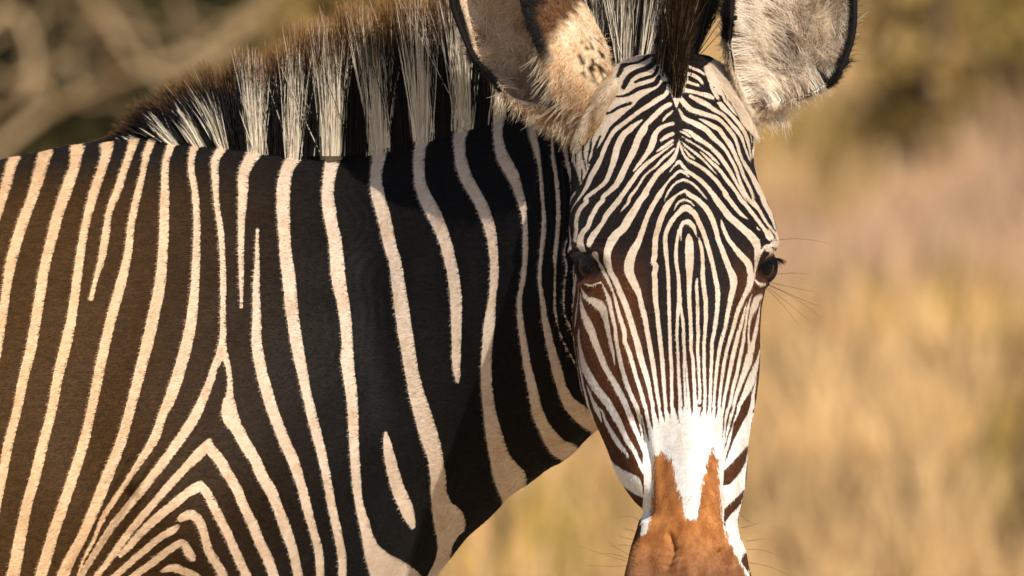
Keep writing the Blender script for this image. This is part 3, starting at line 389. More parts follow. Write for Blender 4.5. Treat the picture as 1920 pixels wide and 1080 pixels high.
def catmull(P, step):
    P = np.asarray(P, float); n = len(P)
    out = []
    for i in range(n - 1):
        p0 = P[max(i - 1, 0)]; p1 = P[i]; p2 = P[i + 1]; p3 = P[min(i + 2, n - 1)]
        L = max(np.hypot(*(p2 - p1)[:2]), 1e-6)
        t = np.linspace(0, 1, max(2, int(L / step) + 1), endpoint=False)[:, None]
        # centripetal-like tangents limited by the local segment length
        def tan(a, b, c):
            la = np.hypot(*(b - a)[:2]); lc = np.hypot(*(c - b)[:2])
            if la < 1e-6: return (c - b) / max(lc, 1e-6)
            if lc < 1e-6: return (b - a) / la
            return ((b - a) / la * lc + (c - b) / lc * la) / (la + lc)
        m1 = tan(p0, p1, p2) * L; m2 = tan(p1, p2, p3) * L
        h = 2*t**3 - 3*t**2 + 1; k = t**3 - 2*t**2 + t; g = -2*t**3 + 3*t**2; r = t**3 - t**2
        out.append(h*p1 + k*m1 + g*p2 + r*m2)
    out.append(P[-1:])
    return np.concatenate(out)


class CoatMap:
    """Signed distance (mm, negative = pale) on a plane laid through the animal."""
    CAP = 5.0
    def __init__(self, x0, x1, z0, z1, res):
        self.x0, self.z0, self.res = x0, z0, res
        self.nx = int((x1 - x0) / res) + 1; self.nz = int((z1 - z0) / res) + 1
        self.f = np.full((self.nz, self.nx), self.CAP, np.float32)
    def window(self, xa, xb, za, zb):
        i0 = max(0, int((xa - self.x0) / self.res)); i1 = min(self.nx, int((xb - self.x0) / self.res) + 2)
        j0 = max(0, int((za - self.z0) / self.res)); j1 = min(self.nz, int((zb - self.z0) / self.res) + 2)
        return i0, i1, j0, j1
    def line(self, P, sign):
        P = catmull(np.array(P).reshape(-1, 3), 0.7)
        for x, z, w in P:
            r = max(w, 0.3) / 2; m = r + self.CAP
            i0, i1, j0, j1 = self.window(x - m, x + m, z - m, z + m)
            if i0 >= i1 or j0 >= j1: continue
            X = self.x0 + self.res*np.arange(i0, i1) - x; Zz = self.z0 + self.res*np.arange(j0, j1) - z
            d = np.sqrt(X[None, :]**2 + Zz[:, None]**2) - r
            v = self.f[j0:j1, i0:i1]
            if sign: np.minimum(v, d, out=v)
            else: np.maximum(v, -d, out=v)
    def poly(self, P, sign):
        P = np.array(P).reshape(-1, 2); m = self.CAP
        i0, i1, j0, j1 = self.window(P[:, 0].min() - m, P[:, 0].max() + m, P[:, 1].min() - m, P[:, 1].max() + m)
        if i0 >= i1 or j0 >= j1: return
        X, Zz = np.meshgrid(self.x0 + self.res*np.arange(i0, i1), self.z0 + self.res*np.arange(j0, j1))
        inside = np.zeros(X.shape, bool); d = np.full(X.shape, 1e9)
        for a, b in zip(P, np.roll(P, -1, 0)):
            e = b - a
            t = np.clip(((X - a[0])*e[0] + (Zz - a[1])*e[1]) / max(e @ e, 1e-9), 0, 1)
            d = np.minimum(d, (X - a[0] - t*e[0])**2 + (Zz - a[1] - t*e[1])**2)
            if a[1] != b[1]:
                c = (a[1] > Zz) != (b[1] > Zz)
                inside ^= c & (X < (b[0] - a[0])*(Zz - a[1])/(b[1] - a[1]) + a[0])
        d = np.sqrt(d); d = np.where(inside, -d, d)
        v = self.f[j0:j1, i0:i1]
        if sign: np.minimum(v, d, out=v)
        else: np.maximum(v, -d, out=v)
    def draw(self, ops):
        for kind, P in ops:
            if kind in 'wk': self.line(P, kind == 'w')
            else: self.poly(P, kind == 'W')
        np.clip(self.f, -self.CAP, self.CAP, out=self.f)
        return self
    def sample(self, x, z):
        u = np.clip((x - self.x0)/self.res, 0, self.nx - 1.001); v = np.clip((z - self.z0)/self.res, 0, self.nz - 1.001)
        i = u.astype(int); j = v.astype(int); u = u - i; v = v - j; f = self.f
        return (f[j, i]*(1-u)*(1-v) + f[j, i+1]*u*(1-v) + f[j+1, i]*(1-u)*v + f[j+1, i+1]*u*v)


body_map = CoatMap(-570, 130, -335, 235, 0.5).draw(BODY)
head_map = CoatMap(40, 285, -345, 250, 0.28).draw(HEAD)
tan_map = CoatMap(40, 285, -345, 250, 0.4).draw(TAN)

# ------------------------------------------------------------------ zebra body: lofts joined into one skin
def smooth_table(T, n):
    """rows keyed by first column -> n rows, catmull-rom in every column"""
    T = np.array(T, float); s = T[:, 0]; u = np.linspace(0, len(s) - 1, n); out = np.zeros((n, T.shape[1]))
    m = np.gradient(T, axis=0)
    i = np.minimum(u.astype(int), len(s) - 2); t = (u - i)[:, None]
    h = 2*t**3 - 3*t**2 + 1; k = t**3 - 2*t**2 + t; g = -2*t**3 + 3*t**2; r = t**3 - t**2
    return h*T[i] + k*m[i] + g*T[i + 1] + r*m[i + 1]

def loft_faces(n, m, base):
    F = []
    for i in range(n - 1):
        for j in range(m):
            F.append((base + i*m + j, base + i*m + (j + 1) % m, base + (i + 1)*m + (j + 1) % m, base + (i + 1)*m + j))
    F.append(tuple(base + j for j in range(m))[::-1]); F.append(tuple(base + (n - 1)*m + j for j in range(m)))
    return F

V, F = [], []
def add_loft(rings):
    n, m = rings.shape[:2]; base = len(V)
    V.extend([tuple(p) for p in rings.reshape(-1, 3)]); F.extend(loft_faces(n, m, base))

#        px    top   bot    yc     W     a     b
TRUNK = [
    (-2640, 520,  900,  .08,  .05, 1.0, .5),
    (-2600, 440, 1250,  .08,  .17, 1.0, .5),
    (-2500, 360, 1450,  .08,  .23, 1.0, .5),
    (-2200, 300, 1600,  .08,  .29, 1.0, .5),
    (-1800, 292, 1690,  .08,  .32, 1.02, .5),
    (-1200, 335, 1730,  .06,  .34, 1.05, .5),
    (-700,  345, 1740,  .04,  .335, 1.05, .5),
    (-300,  330, 1725,  .02,  .32, 1.06, .5),
    (0,     296, 1700,  .01,  .305, 1.08, .52),
    (150,   266, 1670,  .005, .295, 1.10, .54),
    (300,   250, 1620,  .0,   .28, 1.10, .56),
    (450,   264, 1550,  -.005, .255, 1.10, .58),
    (560,   281, 1450,  -.01, .225, 1.10, .60),
    (650,   281, 1360,  -.02, .20, 1.10, .60),
    (740,   263, 1220,  -.03, .182, 1.10, .60),
    (800,   248, 1110,  -.045, .166, 1.08, .60),
    (860,   230, 1028,  -.062, .155, 1.05, .60),
    (940,   208,  946,  -.09, .147, 1.04, .60),
    (1000,  192,  900,  -.112, .142, 1.03, .60),
    (1060,  172,  860,  -.14, .137, 1.02, .60),
    (1120,  152,  806,  -.17, .13, 1.0, .60),
    (1200,  132,  760,  -.21, .12, 1.0, .58),
    (1270,  125,  680,  -.24, .10, 1.0, .55),
]
T = smooth_table(TRUNK, 90); M = 72
rings = np.zeros((len(T), M, 3))
phi = np.linspace(0, 2*math.pi, M, endpoint=False)
for i, (px, tp, bt, yc, wd, a, b_) in enumerate(T):
    k = PXM*(D - .2)/D
    t = (1 - np.cos(phi))/2
    prof = np.sin(np.pi*np.clip(t, 0, 1)**a)
    prof = np.clip(prof, 0, 1)**b_
    y = yc - np.sign(np.sin(phi))*wd*prof
    py = lerp(tp, bt, t)
    rings[i] = np.stack([np.full(M, (px - 960)*k), y, EYE + (540 - py)*k], 1)
add_loft(rings)

#         py    xl    xr    xc    yf     ys     yb
HEADROWS = [
    (103,  1205, 1325, 1266, -.315, -.255, -.19),
    (116, 1166, 1346, 1266, -.350, -.262, -.14),
    (138, 1138, 1364, 1266, -.372, -.268, -.12),
    (165, 1116, 1380, 1267, -.390, -.276, -.11),
    (205, 1098, 1396, 1268, -.408, -.285, -.11),
    (250, 1083, 1415, 1270, -.426, -.297, -.12),
    (300, 1072, 1413, 1273, -.445, -.318, -.13),
    (345, 1071, 1424, 1277, -.461, -.342, -.14),
    (395, 1067, 1446, 1282, -.480, -.372, -.15),
    (440, 1068, 1456, 1286, -.496, -.398, -.16),
    (480, 1072, 1450, 1289, -.511, -.412, -.17),
    (525, 1077, 1440, 1292, -.528, -.422, -.18),
    (570, 1077, 1428, 1293, -.545, -.436, -.19),
    (630, 1076, 1424, 1294, -.563, -.452, -.20),
    (690, 1083, 1423, 1295, -.580, -.468, -.215),
    (740, 1093, 1418, 1296, -.593, -.482, -.235),
    (790, 1116, 1409, 1297, -.605, -.498, -.275),
    (840, 1138, 1402, 1297, -.617, -.515, -.335),
    (890, 1157, 1399, 1297, -.628, -.533, -.39),
    (930, 1181, 1393, 1297, -.637, -.548, -.42),
    (965, 1198, 1385, 1296, -.645, -.561, -.445),
    (1000, 1200, 1383, 1295, -.652, -.572, -.46),
    (1035, 1192, 1397, 1293, -.658, -.583, -.475),
    (1070, 1177, 1403, 1291, -.662, -.592, -.485),
    (1105, 1170, 1404, 1289, -.660, -.596, -.495),
    (1140, 1176, 1398, 1288, -.648, -.596, -.505),
    (1170, 1200, 1375, 1288, -.622, -.590, -.53),
]
T = smooth_table(HEADROWS, 110); M = 96
rings = np.zeros((len(T), M, 3)); th = np.linspace(0, 2*math.pi, M, endpoint=False)
for i, (py, xl, xr, xc, yf, ys, yb) in enumerate(T):
    c, s = np.cos(th), np.sin(th)
    e = np.interp(py, [90, 300, 500, 700, 850, 950, 1170], [2.2, 2.3, 2.5, 2.35, 2.15, 2.2, 2.3])
    cx = np.sign(c)*np.abs(c)**(2/e); sy = np.sign(s)*np.abs(s)**(2/e)
    px = np.where(cx < 0, xc + cx*(xc - xl), xc + cx*(xr - xc))
    y = np.where(sy > 0, ys + sy*(yf - ys), ys + sy*(ys - yb))
    k = PXM*(D + ys)/D
    rings[i] = np.stack([(px - 960)*k, y, np.full(M, EYE + (540 - py)*k)], 1)
add_loft(rings[:, ::-1])

def leg(st, y0):
    T = smooth_table(st, 60); M = 28; th = np.linspace(0, 2*math.pi, M, endpoint=False)
    R = np.zeros((60, M, 3))
    for i, (z, x, rx, ry, dy) in enumerate(T):
        R[i] = np.stack([x + rx*np.cos(th), y0 + dy + ry*np.sin(th), np.full(M, z)], 1)
    add_loft(R)
#        z     x     rx    ry    inward
fore = lambda x: [(1.02, x + .01, .115, .085, 0), (.85, x, .095, .075, 0), (.72, x, .068, .058, 0), (.58, x + .005, .050, .046, 0), (.47, x + .012, .047, .045, 0),
        (.40, x + .012, .040, .038, 0), (.28, x + .008, .029, .027, 0), (.16, x + .006, .036, .033, 0), (.10, x + .022, .030, .029, 0), (.06, x + .035, .044, .040, 0), (.0, x + .045, .056, .048, 0)]
hind = lambda x: [(1.05, x + .06, .20, .10, 0), (.88, x + .06, .16, .095, 0), (.72, x + .01, .095, .07, 0), (.60, x - .06, .062, .050, 0), (.50, x - .10, .052, .044, 0),
        (.42, x - .09, .044, .038, 0), (.28, x - .07, .031, .029, 0), (.16, x - .055, .038, .034, 0), (.10, x - .04, .031, .030, 0), (.06, x - .025, .045, .041, 0), (.0, x - .015, .057, .049, 0)]
leg(fore(-.37), -.155); leg(fore(-.27), .15)
leg(hind(-1.72), -.09); leg(hind(-1.80), .25)

raw = mesh_from('raw', V, F)
tmp = bpy.data.objects.new('tmp', raw); COL.objects.link(tmp)
rm = tmp.modifiers.new('r', 'REMESH'); rm.mode = 'VOXEL'; rm.voxel_size = 0.006; rm.use_smooth_shade = True
dg = bpy.context.evaluated_depsgraph_get()
skin = bpy.data.meshes.new_from_object(tmp.evaluated_get(dg), depsgraph=dg)
bpy.data.objects.remove(tmp); bpy.data.meshes.remove(raw)

def relax(me, it, fac=0.5, weight=None):
    n = len(me.vertices); co = np.empty(n*3, np.float32); me.vertices.foreach_get('co', co); co = co.reshape(-1, 3).astype(float)
    ed = np.empty(len(me.edges)*2, np.int32); me.edges.foreach_get('vertices', ed); ed = ed.reshape(-1, 2)
    deg = np.bincount(ed.ravel(), minlength=n).astype(float)
    for _ in range(it):
        for f in (fac, -fac*1.02):          # taubin: smooths without shrinking
            s = np.stack([np.bincount(ed[:, 0], co[ed[:, 1], c], n) + np.bincount(ed[:, 1], co[ed[:, 0], c], n) for c in range(3)], 1)
            d = f*(s/deg[:, None] - co)
            co = co + (d if weight is None else d*weight[:, None])
    me.vertices.foreach_set('co', co.astype(np.float32).ravel()); me.update()
    return co
relax(skin, 12, 0.6)

def head_depth(py): return -0.36 - 0.32*(py - 120)/960
def is_head(co):
    py = 540 - (co[:, 2] - EYE)/PXM
    px = 960 + co[:, 0]/PXM/0.985
    ys = np.interp(py, [90, 200, 300, 500, 700, 800, 830, 1200], [-.22, -.245, -.275, -.315, -.335, -.33, -.2, -.1])
    left = np.interp(py, [90, 250, 345, 500, 1200], [1110, 1050, 1050, 1050, 1050])
    return (co[:, 1] < ys) & (px > left)

bm = bmesh.new(); bm.from_mesh(skin); bm.faces.ensure_lookup_table()
cen = np.array([f.calc_center_median()[:] for f in bm.faces]); nor = np.array([f.normal[:] for f in bm.faces])
hd = is_head(cen) & (nor[:, 1] < 0.35)
bd = ~hd & (cen[:, 0] > -.62) & (cen[:, 2] > .97) & (nor[:, 1] < 0.25)
def cut(mask_faces, cuts):
    es = {e for f in mask_faces for e in f.edges}
    bmesh.ops.subdivide_edges(bm, edges=list(es), cuts=cuts, use_grid_fill=True)
fl = list(bm.faces)
hf = [fl[i] for i in np.nonzero(hd)[0]]; bf = [fl[i] for i in np.nonzero(bd)[0]]
he = {e for f in hf for e in f.edges}; be = {e for f in bf for e in f.edges} - he
bmesh.ops.subdivide_edges(bm, edges=list(he), cuts=4, use_grid_fill=True)
be = [e for e in be if e.is_valid]
bmesh.ops.subdivide_edges(bm, edges=be, cuts=2, use_grid_fill=True)
big = [f for f in bm.faces if len(f.verts) > 4]
bmesh.ops.triangulate(bm, faces=big)
bm.to_mesh(skin); bm.free()
co = relax(skin, 18, 0.6)

# sculpting
skin.update()
nv = np.empty(len(co)*3, np.float32); skin.vertices.foreach_get('normal', nv); nv = nv.reshape(-1, 3).astype(float)
H = is_head(co)
py_ = 540 - (co[:, 2] - EYE)/PXM
hk_ = (D + head_depth(py_))/D
PYH = 540 - (co[:, 2] - EYE)/(PXM*hk_); PXH = 960 + co[:, 0]/(PXM*hk_)
PXB = 960 + co[:, 0]/(PXM*(D - .22)/D); PYB = 540 - (co[:, 2] - EYE)/(PXM*(D - .22)/D)
def blob(X, Y, cx, cy, sx, sy): return np.exp(-((X - cx)/sx)**2 - ((Y - cy)/sy)**2)
def along(X, Y, pts, sig):
    d = np.full(len(X), 1e9)
    for (x0, y0), (x1, y1) in zip(pts[:-1], pts[1:]):
        e = np.array([x1 - x0, y1 - y0]); t = np.clip(((X - x0)*e[0] + (Y - y0)*e[1])/(e @ e), 0, 1)
        d = np.minimum(d, np.hypot(X - x0 - t*e[0], Y - y0 - t*e[1]))
    return np.exp(-(d/sig)**2)
front = H & (nv[:, 1] < .5)
dn = np.zeros(len(co))
hb = lambda *a: blob(PXH, PYH, *a)
dn += front*( .004*along(PXH, PYH, [(1078, 470), (1095, 462), (1135, 478)], 12) + .003*along(PXH, PYH, [(1452, 452), (1445, 465), (1418, 478)], 11)
    - .009*hb(1108, 502, 26, 22) - .006*hb(1434, 504, 18, 22)
    + .004*along(PXH, PYH, [(1088, 538), (1125, 530)], 8) + .003*along(PXH, PYH, [(1420, 535), (1438, 530)], 7)
    - .005*hb(1120, 380, 40, 50) - .004*hb(1400, 380, 30, 50)
    + .006*hb(1290, 430, 60, 110)
    - .010*along(PXH, PYH, [(1196, 790), (1204, 860), (1206, 960)], 13) - .007*along(PXH, PYH, [(1372, 800), (1368, 900), (1362, 980)], 10)
    + .006*along(PXH, PYH, [(1150, 590), (1185, 700), (1195, 770)], 22)
    - .008*hb(1232, 870, 26, 80) + .008*along(PXH, PYH, [(1297, 640), (1299, 930)], 26)
    + .009*along(PXH, PYH, [(1220, 985), (1203, 1040), (1192, 1085)], 13) + .008*along(PXH, PYH, [(1350, 985), (1372, 1040), (1392, 1085)], 12)
    - .006*along(PXH, PYH, [(1256, 1005), (1264, 1030), (1252, 1060)], 6) - .006*along(PXH, PYH, [(1352, 1035), (1362, 1060)], 6)
    + .005*hb(1293, 1040, 22, 60)
    + .0005*np.sin(PYH*2*math.pi/15 + PXH/25 + 3*vnoise(co*30, 33))*blob(PXH, PYH, 1262, 1040, 26, 45)
    + .0010*np.sin(PYH*2*math.pi/12 + PXH/18)*(hb(1128, 452, 22, 14) + hb(1418, 452, 20, 16)))
B = ~H
bb = lambda *a: blob(PXB, PYB, *a)
vis = B & (nv[:, 1] < .4)
dn += vis*( .030*bb(360, 960, 130, 130) - .010*along(PXB, PYB, [(240, 930), (195, 990), (140, 1075)], 16)
    + .010*bb(560, 640, 120, 240) - .008*along(PXB, PYB, [(640, 330), (690, 600), (740, 900)], 60)
    - .006*along(PXB, PYB, [(150, 800), (260, 500)], 70)
    + .0013*np.sin(PXB*2*math.pi/13 + 2*np.sin(PYB/90))*sstep(985, 1040, PXB)*sstep(200, 300, PYB)*sstep(820, 700, PYB)
    + .0003*np.sin((PXB + .15*PYB)*2*math.pi/21 + 5*vnoise(co*9, 12))*(bb(640, 520, 90, 260) + bb(880, 900, 120, 60))
    + .0012*np.sin((PXB*.8 + PYB*.5)*2*math.pi/17)*along(PXB, PYB, [(262, 900), (195, 990), (140, 1075)], 40))
dn += .0016*vnoise(co*14, 3)*np.where(H, .4, 1.0)*(nv[:, 1] < .6)
co = co + nv*dn[:, None]
skin.vertices.foreach_set('co', co.astype(np.float32).ravel()); skin.update()
nv = np.empty(len(co)*3, np.float32); skin.vertices.foreach_get('normal', nv); nv = nv.reshape(-1, 3).astype(float)

# coat values
mmx = co[:, 0]*1000; mmz = (co[:, 2] - EYE)*1000
sb = body_map.sample(mmx, mmz); sh = head_map.sample(mmx, mmz); tm_ = tan_map.sample(mmx, mmz)
out = (mmx < -545) | (mmz < -318)
flank = np.abs(((mmx + .22*mmz + 7*np.sin(mmz/60))/48) % 1 - .5)*48 - 14.5
flank = -flank
legs = 7 - np.abs((mmz/42 + .15*np.sin(mmx/40)) % 1 - .5)*42*1.0
far = np.where(mmz < -420, legs, flank)
belly = (mmz < -430) & (co[:, 2] > .62) & (nv[:, 2] < -.35)
far = np.where(belly, -4, far)
hoof = co[:, 2] < .065
stripe = np.where(H, sh + .12, np.where(out, np.clip(far, -5, 5), sb + .95))
dorsal = B & (nv[:, 2] > .985 - .02*vnoise(co*60, 9)) & (PXB < 330)
stripe = np.where(dorsal, 4.0, stripe); stripe = np.where(hoof, 5.0, stripe)
set_float(skin, 'stripe', stripe)
set_float(skin, 'fuzz', np.where(H, 1.3, 3.0))
set_float(skin, 'muzzle', np.where(H, tm_, 5.0))
def mixc(a, b_, t): return np.asarray(a)[None, :]*(1 - t[:, None]) + np.asarray(b_)[None, :]*t[:, None]
lw = sstep(680, 60, PXB)
pale_b = mixc((.66, .545, .445), (.72, .505, .31), lw)
dark_b = mixc((.0048, .0042, .0043), (.055, .0275, .0075), lw*sstep(250, 400, PYB))
nosew = sstep(640, 800, PYH)
pale_h = mixc((.64, .54, .435), (.82, .81, .795), nosew)
side = np.maximum(sstep(55, 120, np.abs(PXH - 1292)), sstep(620, 740, PYH)*.9)
brown = side*sstep(440, 560, PYH)
dark_h = mixc((.012, .0085, .0080), (.075, .027, .010), brown)
stain = np.clip(vnoise(co*23, 201)*.6 + vnoise(co*61, 202)*.4, 0, 1)[:, None]
PALE = np.where(H[:, None], pale_h, pale_b)*(1 - stain*np.array([[.10, .15, .22]])); DARK = np.where(H[:, None], dark_h, dark_b)
set_color(skin, 'pale', PALE); set_color(skin, 'dark', DARK)
grey = sstep(990, 1090, PYH)
NOSE = mixc((.42, .175, .052), (.27, .13, .06), grey)
set_color(skin, 'nose', NOSE)
skin.polygons.foreach_set('use_smooth', [True]*len(skin.polygons))

zebra = empty('zebra', W(-400, 2926, 0), label="Grevy's zebra with narrow stripes and an upright mane, looking at the camera", cat='zebra')
zebra.location.z = 0
coat = coat_material()
skin.name = 'zebra_skin'; skin.materials.clear()
body_obj = put('body', skin, coat, zebra)

co32 = co
polys = [tuple(p.vertices) for p in skin.polygons]
bvh = BVHTree.FromPolygons([tuple(v) for v in co], polys)
def hit(px, py):
    o = Vector((0, -D, EYE)); d = Vector(W(px, py, 0)) - o
    p, n, i, t = bvh.ray_cast(o, d.normalized())
    return p, n

hair = hair_mat('hair', .5, .3, .3)
black_skin = simple_mat('dark_skin', (.007, .005, .0045), .5, .3, 60)
black_skin.node_tree.nodes['Principled BSDF'].inputs['Specular IOR Level'].default_value = .15
lid_fur = hair_mat('lid_fur', .7, .1)

# short coat hair over the side, the neck and the face
def coat_fur(n_body, n_head):
    skin.calc_loop_triangles()
    tv = np.empty(len(skin.loop_triangles)*3, np.int32); skin.loop_triangles.foreach_get('vertices', tv); tv = tv.reshape(-1, 3)
    r = np.random.default_rng(77); A_ = co[tv]; ar = np.linalg.norm(np.cross(A_[:, 1] - A_[:, 0], A_[:, 2] - A_[:, 0]), axis=1)
    c = A_.mean(1); nn = nv[tv].mean(1); hh = H[tv].all(1)
    seen = (c[:, 0] > -.60) & (c[:, 2] > .985) & (nn[:, 1] < .30)
    out_ = []
    for n, m_, is_h in ((n_body, seen & ~hh, False), (n_head, seen & hh, True)):
        p = ar*m_; idx = r.choice(len(tv), n, p=p/p.sum())
        b = r.uniform(size=(n, 2)); fl_ = b.sum(1) > 1; b[fl_] = 1 - b[fl_]; w = np.stack([1 - b.sum(1), b[:, 0], b[:, 1]], 1)
        P0 = (co[tv[idx]]*w[..., None]).sum(1); Nn = unit((nv[tv[idx]]*w[..., None]).sum(1)); g = lambda v: (v[tv[idx]]*(w if v.ndim == 1 else w[..., None])).sum(1)
        st = g(stripe) + r.normal(0, .12, n); mz = g(np.where(H, tm_, 5.0)) + r.normal(0, 1.0, n)
        col = np.where((st < 0)[:, None], g(PALE), g(DARK)*r.uniform(.6, 1.9, (n, 1)))
        col = np.where((mz < -1)[:, None], g(NOSE), col)*r.uniform(.82, 1.16, (n, 1))
        if is_h:
            d = np.stack([np.sign(P0[:, 0] - .18)*.12 + 0*P0[:, 0], 0*P0[:, 0], -1 + 0*P0[:, 0]], 1); L_ = r.uniform(.0016, .0034, n); rad = .00012
        else:
            sw = vnoise(P0*5, 78)[:, None]; d = np.array([[-.9, 0, -.35]]) + sw*np.array([[.1, 0, .3]]); L_ = r.uniform(.0020, .0043, n); rad = .00014
        d = d + r.normal(0, .16, (n, 3)); d = unit(d - Nn*(d*Nn).sum(1, keepdims=True)); d = unit(d + Nn*r.uniform(.10, .34, (n, 1)))
        s = np.linspace(0, 1, 4)
        P = P0[:, None] + d[:, None]*(L_[:, None]*s[None])[..., None] - Nn[:, None]*(L_[:, None]*.12*s[None]**2)[..., None]
        out_.append((P, np.full((n, 4), rad)*np.array([1, .9, .7, .3])[None], np.repeat(col[:, None], 4, 1)))
    return [np.concatenate([o[i] for o in out_]) for i in range(3)]
fur_mat = hair_mat('coat_hair', .5, .19, .12)
Pf, Rf, Cf = coat_fur(240000, 120000)
hairs('coat_hair', Pf, Rf, Cf, fur_mat, zebra)

# ------------------------------------------------------------------ eyes
def eye(px, py, r, sink, side):
    p, n = hit(px, py)
    axis = (Vector(n)*.55 + Vector((side*.35, -.75, .05))).normalized()
    c = p - axis*(r*sink)
    bm = bmesh.new(); bmesh.ops.create_uvsphere(bm, u_segments=40, v_segments=28, radius=r)
    me = bpy.data.meshes.new('eye')
    q = axis.to_track_quat('Z', 'Y')
    for v in bm.verts: v.co = q @ v.co
    bm.to_mesh(me); bm.free()
    X = np.array([v.co[:] for v in me.vertices]); cosx = X @ np.array(axis)/r
    iris = sstep(.72, .80, cosx)[:, None]; pupil = sstep(.90, .93, cosx)[:, None]
    C = np.array([[.012, .007, .004]])*(1 - iris) + np.array([[.055, .021, .008]])*iris
    C = C*(1 - pupil) + np.array([[.004, .003, .003]])*pupil
    set_color(me, 'eye_color', C)
    for v in me.vertices: v.co = v.co + c
    me.polygons.foreach_set('use_smooth', [True]*len(me.polygons))
    m, nt, b = new_mat('eye_wet'); a = N(nt, 'ShaderNodeAttribute', attribute_name='eye_color')
    nt.links.new(a.outputs['Color'], b.inputs['Base Color']); b.inputs['Roughness'].default_value = .09
    b.inputs['Specular IOR Level'].default_value = .16
    e = put('eye', me, m, zebra)
    # lids: a rolled rim round the opening
    u = axis.cross(Vector((0, 0, 1))).normalized(); w = axis.cross(u).normalized()
    Vt, Ft = [], []; n1, n2 = 48, 12
    for i in range(n1):
        a_ = 2*math.pi*i/n1
        rad = r*np.array([.80, .66])
        ctr = c + axis*(r*.68) + u*(rad[0]*math.cos(a_)) + w*(rad[1]*math.sin(a_))
        out_ = (u*math.cos(a_) + w*math.sin(a_)).normalized()
        tr = r*(.10 + .05*max(0, -math.sin(a_)*math.copysign(1, w.z)))
        for j in range(n2):
            b2 = 2*math.pi*j/n2
            Vt.append(tuple(ctr + out_*(tr*math.cos(b2)) + axis*(tr*math.sin(b2))))
    for i in range(n1):
        for j in range(n2):
            Ft.append((i*n2 + j, i*n2 + (j + 1) % n2, ((i + 1) % n1)*n2 + (j + 1) % n2, ((i + 1) % n1)*n2 + j))
    put('eyelid', mesh_from('eyelid', Vt, Ft), black_skin, e)
    # upper lid: a hood of skin over the top of the ball
    hv = np.array([-side*(.62 if side < 0 else .30), -.10, .78 if side < 0 else .95]); hv = unit(hv - np.array(axis)*(hv @ np.array(axis)))
    pv = np.cross(np.array(axis), hv); Vh, Fh, Ch = [], [], []; a1, a2 = 26, 40; cc0 = np.array(c)
    for i in range(a1):
        la = lerp(.30, 1.25, i/(a1 - 1))                 # from the lid margin upwards
        for j in range(a2):
            lo = lerp(-1.35, 1.35, j/(a2 - 1))
            sag = .30*abs(lo/1.35)**2.2
            q_ = math.sin(la - sag)*hv + math.cos(la - sag)*(math.cos(lo)*np.array(axis) + math.sin(lo)*pv)
            Vh.append(cc0 + q_*r*(1.07 + .10*math.sin(min(1, (i/(a1 - 1))*1.5)*math.pi*.5)))
            f_ = i/(a1 - 1)
            Ch.append(np.array([.010, .007, .006])*(1 - sstep(.10, .35, f_)) + np.array([.42, .27, .15])*sstep(.10, .35, f_)*(.75 + .5*math.sin(j*1.9 + i*.8)*.3))
    for i in range(a1 - 1):
        for j in range(a2 - 1): Fh.append((i*a2 + j, i*a2 + j + 1, (i + 1)*a2 + j + 1, (i + 1)*a2 + j))
    mh = mesh_from('upper_eyelid', Vh, Fh); set_color(mh, 'hair_color', np.array(Ch)); put('upper_eyelid', mh, lid_fur, e)
    # lashes from the upper lid, drooping outward
    nl = 150; ang = rng.uniform(.10*math.pi, .95*math.pi, nl); P = np.zeros((nl, 6, 3)); uu = np.array(u); ww = np.array(w)
    if w.z < 0: ww = -ww
    ax = np.array(axis); cc = np.array(c)
    for i in range(nl):
        lo = (ang[i]/math.pi - .5)*2.5; la = .30 - .30*abs(lo/1.35)**2.2
        o_ = math.sin(la)*hv + math.cos(la)*(math.cos(lo)*ax + math.sin(lo)*pv)
        root = cc + o_*r*1.06
        L_ = rng.uniform(.006, .012); d = unit(o_*.6 + ax*.3 + rng.normal(0, .12, 3) + np.array([side*.3, 0, -.25]))
        for k_ in range(6):
            s_ = k_/5; P[i, k_] = root + d*L_*s_ + np.array([side*.1, 0, -.45])*L_*s_*s_
    R_ = np.linspace(.00030, .00008, 6)[None, :].repeat(nl, 0)
    hairs('eyelash', P, R_, np.full((nl, 6, 3), .008), hair, e)
    return e, c
eye_l, eye_lc = eye(1107, 499, .0225, .72, -1)
eye_r, eye_rc = eye(1432, 501, .0215, .68, 1)

